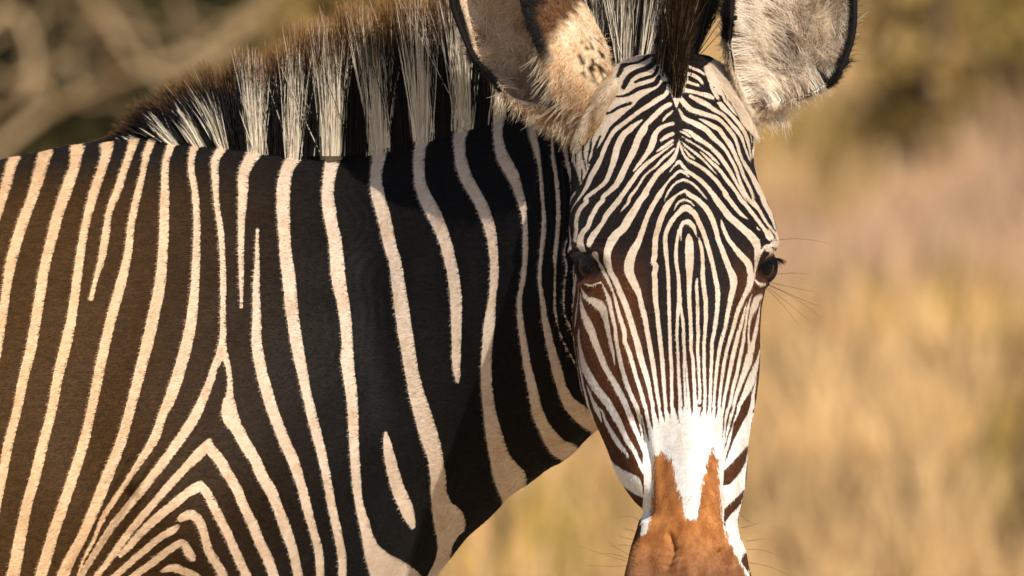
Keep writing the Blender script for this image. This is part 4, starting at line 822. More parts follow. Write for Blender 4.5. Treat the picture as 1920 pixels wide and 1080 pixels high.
# ------------------------------------------------------------------ ears
def ear(axis_px, radii, A_deg, psimax_deg, mirror, seed):
    r_ = np.random.default_rng(seed)
    T = smooth_table([(i, *W(p[0], p[1], p[2]), rr*PXM, pm) for i, (p, rr, pm) in enumerate(zip(axis_px, radii, psimax_deg))], 64)
    C = T[:, 1:4]; R = T[:, 4]; PM = np.radians(T[:, 5])
    tg = unit(np.gradient(C, axis=0)); A = math.radians(A_deg)
    n_right = unit(np.cross(tg, np.array([0., 1., 0.])))            # across the picture
    if n_right[10, 0]*(-1 if mirror else 1) < 0: n_right = -n_right   # points to the medial side
    cam_ = unit(np.cross(n_right, tg)); cam_ = np.where(cam_[:, 1:2] > 0, -cam_, cam_)
    M_ = 61; q = np.linspace(-1, 1, M_)
    def surf(off):
        psi = q[None, :]*PM[:, None]
        rad = (R - off)[:, None]*(1 + .05*np.sin(3*psi + 1))
        return C[:, None] + rad[..., None]*(np.cos(psi - A)[..., None]*n_right[:, None] + np.sin(psi - A)[..., None]*cam_[:, None]), psi
    Po, psi = surf(0.0); Pi, _ = surf(.0045)
    wob = vnoise(Po.reshape(-1, 3)*16, seed).reshape(Po.shape[:2])*.0025
    nrm = unit(Po - C[:, None]); Po = Po + nrm*wob[..., None]; Pi = Pi + nrm*wob[..., None]
    nT = len(T); Vv = np.concatenate([Po.reshape(-1, 3), Pi.reshape(-1, 3)]); o2 = nT*M_; Ff = []
    for i in range(nT - 1):
        for j in range(M_ - 1):
            a = i*M_ + j; Ff.append((a, a + 1, a + M_ + 1, a + M_)); Ff.append((o2 + a, o2 + a + M_, o2 + a + M_ + 1, o2 + a + 1))
        for j in (0, M_ - 1):
            a = i*M_ + j; Ff.append((a, a + M_, o2 + a + M_, o2 + a) if j == 0 else (a, o2 + a, o2 + a + M_, a + M_))
    t = np.linspace(0, 1, nT)[:, None].repeat(M_, 1)
    edge = (PM[:, None] - np.abs(psi))*R[:, None]/PXM               # px from the rim
    return dict(C=C, R=R, PM=PM, tg=tg, n=n_right, cam=cam_, Po=Po, Pi=Pi, psi=psi, t=t, edge=edge, V=Vv, F=Ff, A=A, M=M_, nT=nT, rng=r_)

def finish_ear(E, outer_fn, inner_fn, fur_fn, n_fur):
    me = mesh_from('ear', E['V'], E['F'])
    Co = outer_fn(E, E['Po']); Ci = inner_fn(E, E['Pi'])
    set_color(me, 'hair_color', np.concatenate([Co.reshape(-1, 3), Ci.reshape(-1, 3)]))
    m, nt, b = new_mat('ear_skin'); a = N(nt, 'ShaderNodeAttribute', attribute_name='hair_color')
    tc = N(nt, 'ShaderNodeTexCoord'); nz = N(nt, 'ShaderNodeTexNoise'); nz.inputs['Scale'].default_value = 240; nz.inputs['Detail'].default_value = 4
    nt.links.new(tc.outputs['Object'], nz.inputs['Vector'])
    mm = N(nt, 'ShaderNodeMix', data_type='RGBA', blend_type='MULTIPLY'); mm.inputs[0].default_value = 1
    rp = N(nt, 'ShaderNodeValToRGB'); rp.color_ramp.elements[0].color = (.6, .6, .6, 1); rp.color_ramp.elements[0].position = .3; rp.color_ramp.elements[1].position = .6
    nt.links.new(nz.outputs['Fac'], rp.inputs[0]); nt.links.new(a.outputs['Color'], mm.inputs[6]); nt.links.new(rp.outputs[0], mm.inputs[7])
    nt.links.new(mm.outputs[2], b.inputs['Base Color']); b.inputs['Roughness'].default_value = .8; b.inputs['Specular IOR Level'].default_value = .15
    e = put('ear', me, m, zebra)
    P, R_, Cc = fur_fn(E, n_fur, Co, Ci)
    hairs('ear_fur', P, R_, Cc, hair, e)
    return e

CREAM = np.array([.80, .67, .50]); TAN_ = np.array([.42, .25, .11]); DKB = np.array([.075, .035, .014]); BLK = np.array([.010, .008, .007]); GREYB = np.array([.68, .57, .46])

def mixa(a, b_, t): return a*(1 - t[..., None]) + b_*t[..., None]

def toPX(P):
    k = PXM*(D + P[..., 1])/D
    return 960 + P[..., 0]/k, 540 - (P[..., 2] - EYE)/k

def outer_left(E, P):
    px, py = toPX(P)
    n = vnoise(P.reshape(-1, 3)*90, 5).reshape(px.shape); n2 = vnoise(P.reshape(-1, 3)*35, 6).reshape(px.shape)
    c = mixa(CREAM*np.array([1.0, .93, .86]), TAN_*1.5, np.clip(.25 + .35*n2, 0, .7))
    s = (px - 1040)*.77 + (py - 70)*.64                              # along the ear, growing to the base
    c = mixa(c, DKB*1.6, sstep(12, -14, s + 9*n))
    c = mixa(c, BLK, sstep(-40, -75, s + 14*n))
    spots = sstep(.15, .5, n)*np.exp(-((px - 1112)/34)**2 - ((py - 112)/34)**2)**.5*(px > 1076)*(py > 70)
    c = mixa(c, DKB*.5, np.clip(spots*1.3, 0, 1))
    low = np.exp(-((px - 1075)/30)**2 - ((py - 205)/35)**2)
    c = mixa(c, TAN_, np.clip(low*.9, 0, 1))
    return mixa(c, BLK, sstep(27, 19, E['edge'] + 3*n)*sstep(.26, .33, E['t']))

def inner_left(E, P):
    n2 = vnoise(P.reshape(-1, 3)*30, 8).reshape(P.shape[:2])
    c = mixa(GREYB*1.1, TAN_*.8, np.clip(.3 + .4*n2, 0, 1))
    return mixa(c, BLK, sstep(29, 20, E['edge'])*sstep(.26, .33, E['t']))

def fur_generic(E, n, Co, Ci, inner_share, len_in, dir_fn, len_out=.006):
    r_ = E['rng']; nT, M_ = E['nT'], E['M']; K = 6
    i = r_.uniform(0, nT - 1.01, n); j = r_.uniform(0, M_ - 1.01, n); ins = r_.uniform(size=n) < inner_share
    rim = r_.uniform(size=n) < .34
    i = np.where(rim, r_.uniform(0, .47, n)*(nT - 1), i)
    ee = r_.uniform(0, .10, n); j = np.where(rim, np.where(r_.uniform(size=n) < .5, ee, 1 - ee)*(M_ - 1.02), j)
    i0 = i.astype(int); j0 = j.astype(int); fi = (i - i0)[:, None]; fj = (j - j0)[:, None]
    def samp(G): return (G[i0, j0]*(1-fi)*(1-fj) + G[i0+1, j0]*fi*(1-fj) + G[i0, j0+1]*(1-fi)*fj + G[i0+1, j0+1]*fi*fj)
    root = np.where(ins[:, None], samp(E['Pi']), samp(E['Po'])); col = np.where(ins[:, None], samp(Ci), samp(Co))
    axisC = samp(np.repeat(E['C'][:, None], M_, 1)); out_ = unit(root - axisC); tg = samp(np.repeat(E['tg'][:, None], M_, 1))
    edge = samp(E['edge'][..., None])[:, 0]; psi = samp(E['psi'][..., None])[:, 0]; t = i/(nT - 1)
    tang = unit(samp(np.gradient(E['Po'], axis=1)))                   # grows with psi
    d = dir_fn(dict(ins=ins, out=out_, tg=tg, tang=tang, psi=psi, t=t, edge=edge, root=root, rng=r_))
    past = tang*np.sign(psi)[:, None]                                 # over the edge of the ear
    rimd = unit(past + .35*out_ + np.array([0, -.25, -.30]) + r_.normal(0, .2, (n, 3)))
    near = rim & (t < .44); d = np.where(near[:, None], rimd, d)
    L_ = np.where(ins, len_in(t, edge, r_, n), len_out*r_.uniform(.6, 1.3, n)); L_ = np.where(near, np.where(t > .24, r_.uniform(.003, .007, n), r_.uniform(.006, .013, n)), L_)
    s = np.linspace(0, 1, K)
    bend = .25*np.stack([vnoise(root*70, 94), vnoise(root*70, 95), vnoise(root*70, 96)], 1) + r_.normal(0, .08, (n, 3)) + np.array([0, 0, -.12])
    P = root[:, None] + d[:, None]*(L_[:, None]*s[None])[..., None] + bend[:, None]*(L_[:, None]*s[None]**2)[..., None]
    R_ = np.where(ins, .00032, .00022)[:, None]*np.linspace(1, .3, K)[None]
    return P, R_, col, ins, t, edge, psi, s, r_

def fur_left(E, n, Co, Ci):
    def dirs(q):
        sgn = np.sign(q['psi'])[:, None]
        d_in = -q['out']*.55 + q['tg']*(-.25) + q['tang']*(.5*sgn) + .4*np.stack([vnoise(q['root']*22, 91), vnoise(q['root']*22, 92), vnoise(q['root']*22, 93)], 1) + q['rng'].normal(0, .12, (n, 3))
        d_in = np.where((q['t'] < .33)[:, None], d_in*.5 + np.array([-.55, -.35, -.45]), d_in)
        d_out = q['out']*.35 + q['tg']*.75 + q['rng'].normal(0, .15, (n, 3))
        d_out = np.where((q['t'] < .22)[:, None], q['out']*.7 + np.array([-.2, -.2, -.5]) + q['rng'].normal(0, .3, (n, 3)), d_out)
        return unit(np.where(q['ins'][:, None], d_in, d_out))
    ln = lambda t, e, r_, n: np.where(t < .33, r_.uniform(.014, .032, n), r_.uniform(.010, .022, n))*np.where((e < 24) & (t > .36), .2, np.where(t > .36, np.clip((e - 18)/40, .2, 1), .9))
    P, R_, col, ins, t, edge, psi, s, r_ = fur_generic(E, n, Co, Ci, .66, ln, dirs)
    streak = vnoise(P[:, 0]*60, 21)
    base = np.where(ins[:, None], mixa(np.tile(GREYB*1.15, (n, 1)), np.tile(CREAM*1.15, (n, 1)), np.clip(.5 + .5*streak, 0, 1)), col)
    base = np.where((ins & (edge < 22) & (t > .34))[:, None], BLK, base*1.15)
    base = np.where((ins & (t < .36))[:, None], mixa(np.tile(CREAM, (n, 1)), np.tile(TAN_, (n, 1)), np.clip(.15 + .6*streak, 0, .8)), base)
    base = base*r_.uniform(.75, 1.2, n)[:, None]
    return P, R_, np.repeat(base[:, None], 6, 1)

earL = ear([(1118, 206, -.285), (1073, 152, -.285), (1020, 98, -.285), (960, 18, -.28), (905, -90, -.27), (880, -180, -.265), (872, -245, -.26)],
           [50, 90, 110, 104, 88, 60, 8], 47, [166, 158, 142, 125, 108, 95, 80], False, 31)
eL = finish_ear(earL, outer_left, inner_left, fur_left, 27000)

def outer_right(E, P):
    px, py = toPX(P); n = vnoise(P.reshape(-1, 3)*60, 15).reshape(px.shape)
    c = mixa(CREAM*.95, TAN_*1.1, np.clip(.25 + .3*n, 0, .6))
    c = mixa(c, BLK, sstep(60, 15, py + 8*n)); c = mixa(c, TAN_, sstep(12, 6, E['edge']))
    return mixa(c, BLK, sstep(62, 48, E['edge'] + 3*n)*(py < 195))
def inner_right(E, P):
    px, py = toPX(P); n = vnoise(P.reshape(-1, 3)*28, 18).reshape(px.shape)
    c = mixa(CREAM*1.05, TAN_, np.clip(.15 + .35*n, 0, .6))
    c = mixa(c, TAN_, sstep(12, 6, E['edge'])); c = mixa(c, np.array([.50, .40, .34]), np.exp(-((px - 1378)/26)**2 - ((py - 190)/45)**2))
    return mixa(c, BLK, sstep(29, 20, E['edge'] + 2*n)*(py < 190))
def fur_right(E, n, Co, Ci):
    def dirs(q):
        sw = np.stack([vnoise(q['root']*22, 91), vnoise(q['root']*22, 92), vnoise(q['root']*22, 93)], 1)
        flow = np.array([.62, -.35, -.55]) + .35*sw
        d_in = flow + -q['out']*.35 + q['rng'].normal(0, .12, (n, 3))
        lat = q['psi']*1.0
        side_ = q['root'][:, 0] > W(1490, 100, -.3)[0]
        d_in = np.where(side_[:, None], np.array([.45, -.45, .38]) + .35*sw - q['out']*.3 + q['rng'].normal(0, .12, (n, 3)), d_in)
        d_out = q['out']*.5 + q['tg']*.5 + q['rng'].normal(0, .2, (n, 3))
        low = q['t'] < .34
        d_out = np.where(low[:, None], q['out']*.5 + np.array([.55, -.1, -.35]) + q['rng'].normal(0, .25, (n, 3)), d_out)
        d_in = np.where((q['edge'] < 40)[:, None], -q['out']*.8 + q['tg']*.5 + d_in*.25, d_in)
        return unit(np.where(q['ins'][:, None], d_in, d_out))
    ln = lambda t, e, r_, n: r_.uniform(.014, .036, n)*np.where((e < 27) & (t > .38), .16, np.where(t > .38, np.clip((e - 20)/45, .18, 1), .85))
    P, R_, col, ins, t, edge, psi, s, r_ = fur_generic(E, n, Co, Ci, .72, ln, dirs, .009)
    px, py = toPX(P[:, 0]); st1 = vnoise(P[:, 0]*55, 41); st2 = vnoise(P[:, 0]*np.array([120, 60, 60]), 42)
    base = np.where(ins[:, None], mixa(np.tile(np.array([1.0, .93, .82]), (n, 1)), np.tile(TAN_*1.1, (n, 1)), np.clip(.08 + .55*st1, 0, .85)), col)
    dk = np.clip(np.clip(sstep(.5, .9, st2), 0, 1)*(px > 1430) + .8*np.exp(-((px - 1458 - .25*(90 - py))/17)**2 - ((py - 85)/75)**2)*(.5 + .5*st1), 0, 1)  # dark streaks, plus the shade of the ear's hollow painted into the fur
    base = np.where(ins[:, None], mixa(base, np.tile(DKB, (n, 1)), dk*.8), base)
    base = np.where((ins & (edge < 25) & (py < 180) & (t > .36))[:, None], BLK, base)
    base = np.where((~ins & (t < .34))[:, None], CREAM*1.05, base)
    base = base*r_.uniform(.75, 1.2, n)[:, None]
    return P, R_, np.repeat(base[:, None], 6, 1)
earR = ear([(1402, 214, -.30), (1416, 170, -.305), (1444, 115, -.31), (1470, 55, -.31), (1484, -40, -.30), (1482, -140, -.29), (1470, -215, -.285)],
           [24, 58, 108, 124, 116, 80, 8], 74, [160, 132, 116, 110, 102, 92, 80], True, 33)
eR = finish_ear(earR, outer_right, inner_right, fur_right, 30000)

def base_fur(parent, poly, n, flow, cols, seed, ln):
    r = np.random.default_rng(seed); poly = np.array(poly, float); P = np.zeros((n, 6, 3)); C_ = np.zeros((n, 6, 3)); k = 0; s = np.linspace(0, 1, 6)[:, None]
    lo, hi = poly.min(0), poly.max(0)
    while k < n:
        q = r.uniform(lo, hi); ins = False
        for a, b in zip(poly, np.roll(poly, -1, 0)):
            if (a[1] > q[1]) != (b[1] > q[1]) and q[0] < (b[0] - a[0])*(q[1] - a[1])/(b[1] - a[1]) + a[0]: ins = not ins
        if not ins: continue
        p, nn = hit(*q)
        if p is None: continue
        nn = np.array(nn); d = np.array(flow) + .35*np.array([vnoise(np.array(p)[None]*30, 301)[0], 0, vnoise(np.array(p)[None]*30, 302)[0]]) + r.normal(0, .12, 3)
        d = unit(d - nn*(d @ nn)*.9); d = unit(d + nn*.35); L_ = r.uniform(*ln)
        P[k] = np.array(p) + d*L_*s - nn*L_*.15*s*s
        t_ = np.clip(.45 + .5*vnoise(np.array(p)[None]*26, 303)[0] + r.normal(0, .1), 0, 1)
        C_[k] = (np.array(cols[0])*(1 - t_) + np.array(cols[1])*t_)*r.uniform(.8, 1.15); k += 1
    hairs('ear_base_fur', P, np.linspace(.00026, .0001, 6)[None].repeat(n, 0), C_, hair, parent)

base_fur(eL, [(1150, 130), (1162, 165), (1140, 205), (1128, 232), (1095, 262), (1068, 262), (1060, 220), (1090, 150)], 5200, (-.45, -.2, -.75), [CREAM, TAN_*.95], 311, (.008, .020))
base_fur(eL, [(1030, 180), (1075, 160), (1100, 190), (1090, 228), (1060, 236), (1030, 222)], 2600, (-.75, -.35, -.5), [CREAM*1.2, CREAM*.85], 313, (.012, .028))
base_fur(eR, [(1330, 120), (1352, 165), (1388, 225), (1415, 250), (1428, 235), (1425, 180), (1380, 110), (1345, 100)], 3600, (.35, -.2, -.8), [CREAM, GREYB], 312, (.007, .016))

# ------------------------------------------------------------------ mane
TR = np.array(TRUNK)
def crest(px): return np.interp(px, TR[:, 0], TR[:, 1]), np.interp(px, TR[:, 0], TR[:, 3])
HX = [-30, 60, 100, 150, 200, 240, 290, 340, 400, 480, 556, 562, 640, 690, 760, 850, 1000, 1150, 1275]
HH = [10, 10, 10, 11, 14, 30, 64, 98, 128, 174, 198, 232, 246, 258, 262, 262, 265, 235, 230]
LX = [-30, 100, 240, 330, 370, 420, 480, 900, 1080, 1150, 1200, 1275]
LA = [-84, -78, -66, -42, -28, -14, -2, 0, -3, -2, 12, 22]
BANDS = [(249, 10), (286, 8), (325, 12), (373, 13), (418, 11), (480, 17), (550, 15), (622, 20), (710, 19), (793, 18), (867, 18), (936, 13), (993, 9), (1075, 9), (1128, 9), (1170, 11), (1204, 9), (1229, 6)]
def mane_hairs(n, x0, x1, seed, thick=1.0):
    r = np.random.default_rng(seed); K = 8
    px = r.uniform(x0, x1, n); py, yc = crest(px)
    lat = r.uniform(-1, 1, n)*np.interp(px, [100, 300, 500, 1270], [.004, .012, .022, .024])
    keep = r.uniform(size=n) < np.interp(px, [-30, 120, 240, 420, 600], [.8, .6, .35, .5, 1])
    px, py, yc, lat = px[keep], py[keep], yc[keep], lat[keep]; n = len(px)
    cid = np.floor(px/11 + .8*np.sin(px/5)).astype(int); cr = r.uniform(-1, 1, 400)[cid % 400]; cr2 = r.uniform(-1, 1, 400)[cid % 400]
    loose = np.interp(px, [150, 300, 480, 600, 1270], [1, 1, .6, .45, .4])
    hgt = np.interp(px, HX, HH)*r.uniform(.72, 1.06, n)*(1 + .16*cr*loose)
    hgt *= 1 + .05*np.sin(px/7.3) + .04*np.sin(px/17.1 + 1)
    lean = np.radians(np.interp(px, LX, LA) + r.normal(0, 2.6, n) + 9*cr2*loose)
    stray = r.uniform(size=n) < .035
    lean = np.where(stray, lean + np.radians(r.normal(0, 13, n)), lean)
    for c, w in BANDS:                                    # each pale lock fans open a little
        u = (px - c)/w; lean = np.where(np.abs(u) < 1, lean + np.radians(4.0*u*loose/.45*np.clip((px - 350)/200, 0, 1)), lean)
    y = yc + lat - .004
    base = np.stack([*W(px, py + 5 + np.abs(lat)*280, y)], 1) if False else np.array([W(a, b_ + 6 + abs(l)*260, c) for a, b_, l, c in zip(px, py, lat, y)])
    L_ = hgt*PXM
    d = np.stack([np.sin(lean), lat*4 + r.normal(0, .03, n), np.cos(lean)], 1); d = unit(d)
    curl = np.stack([r.normal(0, .035, n), r.normal(0, .05, n), np.zeros(n)], 1)
    curl[px < 420] += np.array([-.12, 0, -.05])
    s = np.linspace(0, 1, K)
    P = base[:, None] + d[:, None]*(L_[:, None]*s[None])[..., None] + curl[:, None]*(L_[:, None]*s[None]**2)[..., None]
    white = np.zeros(n, bool)
    jit = px*1.0 + np.sign(r.uniform(-1, 1, n))*2.2 + r.normal(0, 1.8, n) + np.where(r.uniform(size=n) < .10, r.normal(0, 9, n), 0)
    for c, w in BANDS: white |= np.abs(jit - c) < w
    wl_ = np.clip(np.interp(px, [240, 400, 480, 560, 900, 1100, 1270], [.38, .55, .86, .80, .84, .9, .9]) + r.normal(0, .10, n) + .10*cr, .2, .97)
    WH = np.array([.98, .89, .73])*r.uniform(.62, 1.02, (n, 1)); DK = np.array([.006, .005, .005])*r.uniform(.6, 1.6, (n, 1))
    BR = np.array([.045, .024, .011])*r.uniform(.6, 1.5, (n, 1)); TP = np.array([.42, .22, .075])*r.uniform(.6, 1.2, (n, 1))*np.clip((px - 100)/450, .25, 1)[:, None]  # TP: brown hair ends with their sunlit orange glow put into the colour
    S = s[None, :, None]
    wmix = sstep(.03, -.05, s[None] - wl_[:, None])[..., None]*white[:, None, None]
    upper = sstep(.72, .90, s[None] + 0*px[:, None])[..., None]; tip = sstep(.86, 1.0, s[None])[..., None]
    Cd = DK[:, None]*(1 - upper) + BR[:, None]*upper
    Cd = Cd*(1 - tip) + TP[:, None]*tip
    C_ = Cd*(1 - wmix) + WH[:, None]*wmix
    R_ = np.linspace(.00045, .00016, K)[None]*r.uniform(.7, 1.2, (n, 1))*thick
    return P, R_, C_
def mane_edge(n, seed):
    P, R_, C_ = mane_hairs(n, 300, 1010, seed, .9)
    r = np.random.default_rng(seed + 1); ok = []
    for i in range(len(P)):
        k = PXM*(D + P[i, 0, 1])/D; px = 960 + P[i, 0, 0]/k; py = float(crest(px)[0])
        p, nn = hit(px, py + r.uniform(1, 20))
        if p is None or p.y > .1: continue
        sh = np.array(p) - P[i, 0]; ok.append(i)
        P[i] += sh[None]*(1 - np.linspace(0, 1, 8)[:, None]**1.5); P[i, :, 1] -= .006*np.sin(np.linspace(0, 1, 8)*3)
    return P[ok], R_[ok], C_[ok]
mane_mat = hair_mat('mane_hair', .5, .22, .18)
Pm = [mane_hairs(24000, -30, 1262, 51), mane_hairs(3000, 1150, 1292, 52), mane_edge(9000, 57)]
P1, R1, C1 = (np.concatenate([q[i] for q in Pm]) for i in range(3))
hairs('mane', P1, R1, C1, mane_mat, zebra)

# forelock: dark hair between the ears running down the brow
def forelock(n, seed):
    r = np.random.default_rng(seed); K = 9
    a = r.uniform(0, 1, n)
    path = np.array([(1262, 110), (1266, 150), (1270, 185), (1275, 220), (1277, 250)])
    px = np.interp(a, np.linspace(0, 1, 5), path[:, 0]) + r.normal(0, 1, n)*np.interp(a, [0, .25, .5, 1], [17, 7, 3, 1.5])
    py = np.interp(a, np.linspace(0, 1, 5), path[:, 1])
    P = np.zeros((n, K, 3)); C_ = np.zeros((n, K, 3)); s = np.linspace(0, 1, K)
    for i in range(n):
        p, nn = hit(px[i], py[i])
        if p is None or p.y > 0: p = Vector(W(px[i], py[i], -.36)); nn = Vector((0, -1, 0))
        L_ = np.interp(a[i], [0, .2, .45, 1], [.135, .11, .04, .010])*r.uniform(.45, 1.1)
        up = np.array([.05 + r.normal(0, .06), -.18 + r.normal(0, .08), 1.0]) if a[i] < .5 else np.array([r.normal(0, .15), -.25, -.9])
        up = unit(up); cv = np.array([r.normal(0, .08) + .06, -.10, -.05])
        for k_ in range(K): P[i, k_] = np.array(p) + up*L_*s[k_] + cv*L_*s[k_]**2
        base = np.array([.008, .006, .005])*r.uniform(.6, 1.5) if r.uniform() < .86 else np.array([.22, .14, .07])*r.uniform(.5, 1.4)
        tp_ = np.array([.045, .022, .009])
        C_[i] = base[None]*(1 - s[:, None]**3*.7) + tp_[None]*(s[:, None]**3*.7)
    R_ = np.linspace(.0004, .00014, K)[None].repeat(n, 0)
    return P, R_, C_
P2, R2, C2 = forelock(2700, 61)
hairs('forelock', P2, R2, C2, mane_mat, zebra)

# ------------------------------------------------------------------ whiskers and stray tufts
WK = [((1449, 452), (1500, 448), (1556, 457)), ((1446, 516), (1490, 512), (1520, 516)), ((1440, 528), (1490, 540), (1532, 548)), ((1438, 535), (1485, 556), (1535, 592)),
      ((1437, 538), (1480, 570), (1520, 605)), ((1438, 532), (1500, 560), (1540, 575)), ((1436, 540), (1470, 575), (1500, 612)),
      ((1196, 1058), (1150, 1045), (1080, 1022)), ((1190, 1052), (1140, 1038), (1110, 1046)), ((1192, 1045), (1160, 1030), (1140, 1015)), ((1198, 1024), (1165, 1022), (1145, 1025)),
      ((1200, 1015), (1170, 1008), (1160, 1004)), ((1203, 980), (1180, 968), (1155, 975)), ((1188, 1060), (1150, 1062), (1100, 1060)), ((1200, 1000), (1170, 990), (1178, 996)),
      ((1385, 960), (1400, 975), (1415, 982)), ((1388, 990), (1410, 985), (1425, 978)), ((1398, 1015), (1420, 1012), (1436, 1010)), ((1400, 1055), (1440, 1062), (1480, 1080)), ((1402, 1030), (1430, 1032), (1455, 1040)),
      ((1290, 940), (1315, 925), (1352, 940)), ((1310, 955), (1335, 945), (1358, 938))]
Pw = []
for a, b_, c in WK:
    p, _ = hit(*a); y0 = p.y if p is not None and p.y < 0 else -.55
    q = [np.array(W(*a, y0)), np.array(W(*b_, y0 - .03)), np.array(W(*c, y0 - .05))]
    s = np.linspace(0, 1, 10)[:, None]
    m = q[1]*2 - (q[0] + q[2])/2
    Pw.append((1 - s)**2*q[0] + 2*s*(1 - s)*m + s*s*q[2])
Pw = np.array(Pw)
hairs('whiskers', Pw, np.linspace(.00020, .00007, 10)[None].repeat(len(Pw), 0), np.full((len(Pw), 10, 3), .03), hair, zebra)

# tail, behind the frame
r = np.random.default_rng(5); n = 500; s = np.linspace(0, 1, 8)
x0, _, z0 = W(-2640, 560, 0)
Pt = np.zeros((n, 8, 3))
for i in range(n):
    st = r.uniform(0, .45)
    Pt[i, :, 0] = x0 - .03 - .06*np.sin(np.clip(st + s*.5, 0, 1)*3) + r.normal(0, .018)*(s + .5)
    Pt[i, :, 1] = .08 + r.normal(0, .02)*(s + .5); Pt[i, :, 2] = z0 - (st*.8 + s*.45)
hairs('tail', Pt, np.linspace(.0012, .0004, 8)[None].repeat(n, 0), np.full((n, 8, 3), .03), mane_mat, zebra)

# ------------------------------------------------------------------ land
def ground_h(x, y):
    s = np.clip(y - 8, 0, None)
    return np.minimum(.05*s, 4.0 + .02*s) * sstep(0, 6, s) + .05*np.sin(x*.7 + y*.31)*sstep(0, 10, s)
gy = np.concatenate([np.linspace(-60, 0, 13)[:-1], np.linspace(0, 90, 91), np.array([120, 200, 400, 900, 1600])])
gx = np.concatenate([np.array([-1200, -400, -120, -50]), np.linspace(-25, 25, 51), np.array([50, 120, 400, 1200])])
GX, GY = np.meshgrid(gx, gy)
Vg = np.stack([GX, GY, ground_h(GX, GY)], -1).reshape(-1, 3); nx = len(gx)
ii, jj = np.meshgrid(np.arange(len(gy) - 1), np.arange(nx - 1), indexing='ij'); a = (ii*nx + jj).ravel()
gm = fast_mesh('ground', Vg, np.stack([a, a + 1, a + nx + 1, a + nx], 1))
gmat, nt, b = new_mat('dry_earth'); tc = N(nt, 'ShaderNodeTexCoord')
n1 = N(nt, 'ShaderNodeTexNoise'); n1.inputs['Scale'].default_value = .8; n1.inputs['Detail'].default_value = 8
nt.links.new(tc.outputs['Object'], n1.inputs['Vector'])
rp = N(nt, 'ShaderNodeValToRGB'); nt.links.new(n1.outputs['Fac'], rp.inputs[0])
rp.color_ramp.elements[0].position = .35; rp.color_ramp.elements[0].color = (.34, .24, .13, 1)
rp.color_ramp.elements[1].position = .65; rp.color_ramp.elements[1].color = (.52, .37, .20, 1)
nt.links.new(rp.outputs[0], b.inputs['Base Color']); b.inputs['Roughness'].default_value = .95
put('ground', gm, gmat, kind='structure')

# grass: dry blades in tufts over the land behind
def leaf_mat(name, trans=.35):
    return hair_mat(name, .7, .15, trans)
grass_mat = leaf_mat('dry_grass', .4)
def grass(n_tuft, seed):
    r = np.random.default_rng(seed)
    y = 12 + 58*r.uniform(size=n_tuft)**1.0; half = 2.0 + (y + 24)*.032 + 1.5
    x = r.uniform(-1, 1, n_tuft)*np.where(r.uniform(size=n_tuft) < .72, half, 5 + (y + 24)*.12)
    pat = vnoise(np.stack([x*.33, y*.10, 0*x], 1), 71); pat2 = vnoise(np.stack([x*.8, y*.22, 0*x + 3], 1), 72)
    V_, F_, C_ = [], [], []; off = 0
    STRAW = np.array([.82, .57, .28]); MAUVE = np.array([.74, .51, .33]); OLIVE = np.array([.44, .34, .08]); GOLD = np.array([.80, .50, .14]); DARK = np.array([.14, .095, .05])
    for i in range(n_tuft):
        nb = r.integers(9, 17); h = r.uniform(.14, .34)*(1 + .25*pat2[i]); z0 = float(ground_h(np.array(x[i]), np.array(y[i])))
        c = STRAW*(1 + .22*pat2[i] - .12*pat[i])
        if pat[i] > .5: c = MAUVE
        elif pat2[i] > .75: c = OLIVE if r.uniform() < .6 else GOLD
        elif pat[i] < -.7: c = GOLD*.6 + STRAW*.4
        if r.uniform() < .17: c = DARK
        az = r.uniform(0, 6.28, nb); rad = r.uniform(0, .06, nb); ln = h*r.uniform(.5, 1.15, nb); tilt = r.uniform(.05, .6, nb); w = r.uniform(.003, .008, nb)
        bx = x[i] + rad*np.cos(az); by = y[i] + rad*np.sin(az)
        dx = np.cos(az)*np.sin(tilt); dy = np.sin(az)*np.sin(tilt); dz = np.cos(tilt)
        wa = r.uniform(0, 3.14, nb); wx = np.cos(wa)*w; wy = np.sin(wa)*w
        p0 = np.stack([bx - wx, by - wy, np.full(nb, z0 - .01)], 1); p1 = np.stack([bx + wx, by + wy, np.full(nb, z0 - .01)], 1)
        m_ = np.stack([bx + dx*ln*.5, by + dy*ln*.5, z0 + dz*ln*.55], 1)
        p2 = m_ + np.stack([wx, wy, 0*wx], 1)*.8; p3 = m_ - np.stack([wx, wy, 0*wx], 1)*.8
        tp_ = np.stack([bx + dx*ln*1.15, by + dy*ln*1.15, z0 + dz*ln*.95], 1)
        vv = np.stack([p0, p1, p2, p3, tp_], 1).reshape(-1, 3); V_.append(vv)
        k_ = off + 5*np.arange(nb); F_.append(np.concatenate([np.stack([k_, k_ + 1, k_ + 2], 1), np.stack([k_, k_ + 2, k_ + 3], 1), np.stack([k_ + 3, k_ + 2, k_ + 4], 1)]))
        C_.append(np.repeat((c*r.uniform(.75, 1.2))[None], nb*5, 0)); off += nb*5
    me = fast_mesh('dry_grass', np.concatenate(V_), np.concatenate(F_), False)
    set_color(me, 'hair_color', np.concatenate(C_))
    return put('dry_grass', me, grass_mat, kind='stuff')
grass(28000, 81)

# bushes and dead branches
bark = simple_mat('pale_bark', (.54, .38, .20), .8, .35, 12, .4)
dbark = simple_mat('dark_bark', (.14, .10, .06), .85, .35, 12, .4)
leafm = leaf_mat('bush_leaf', .3)

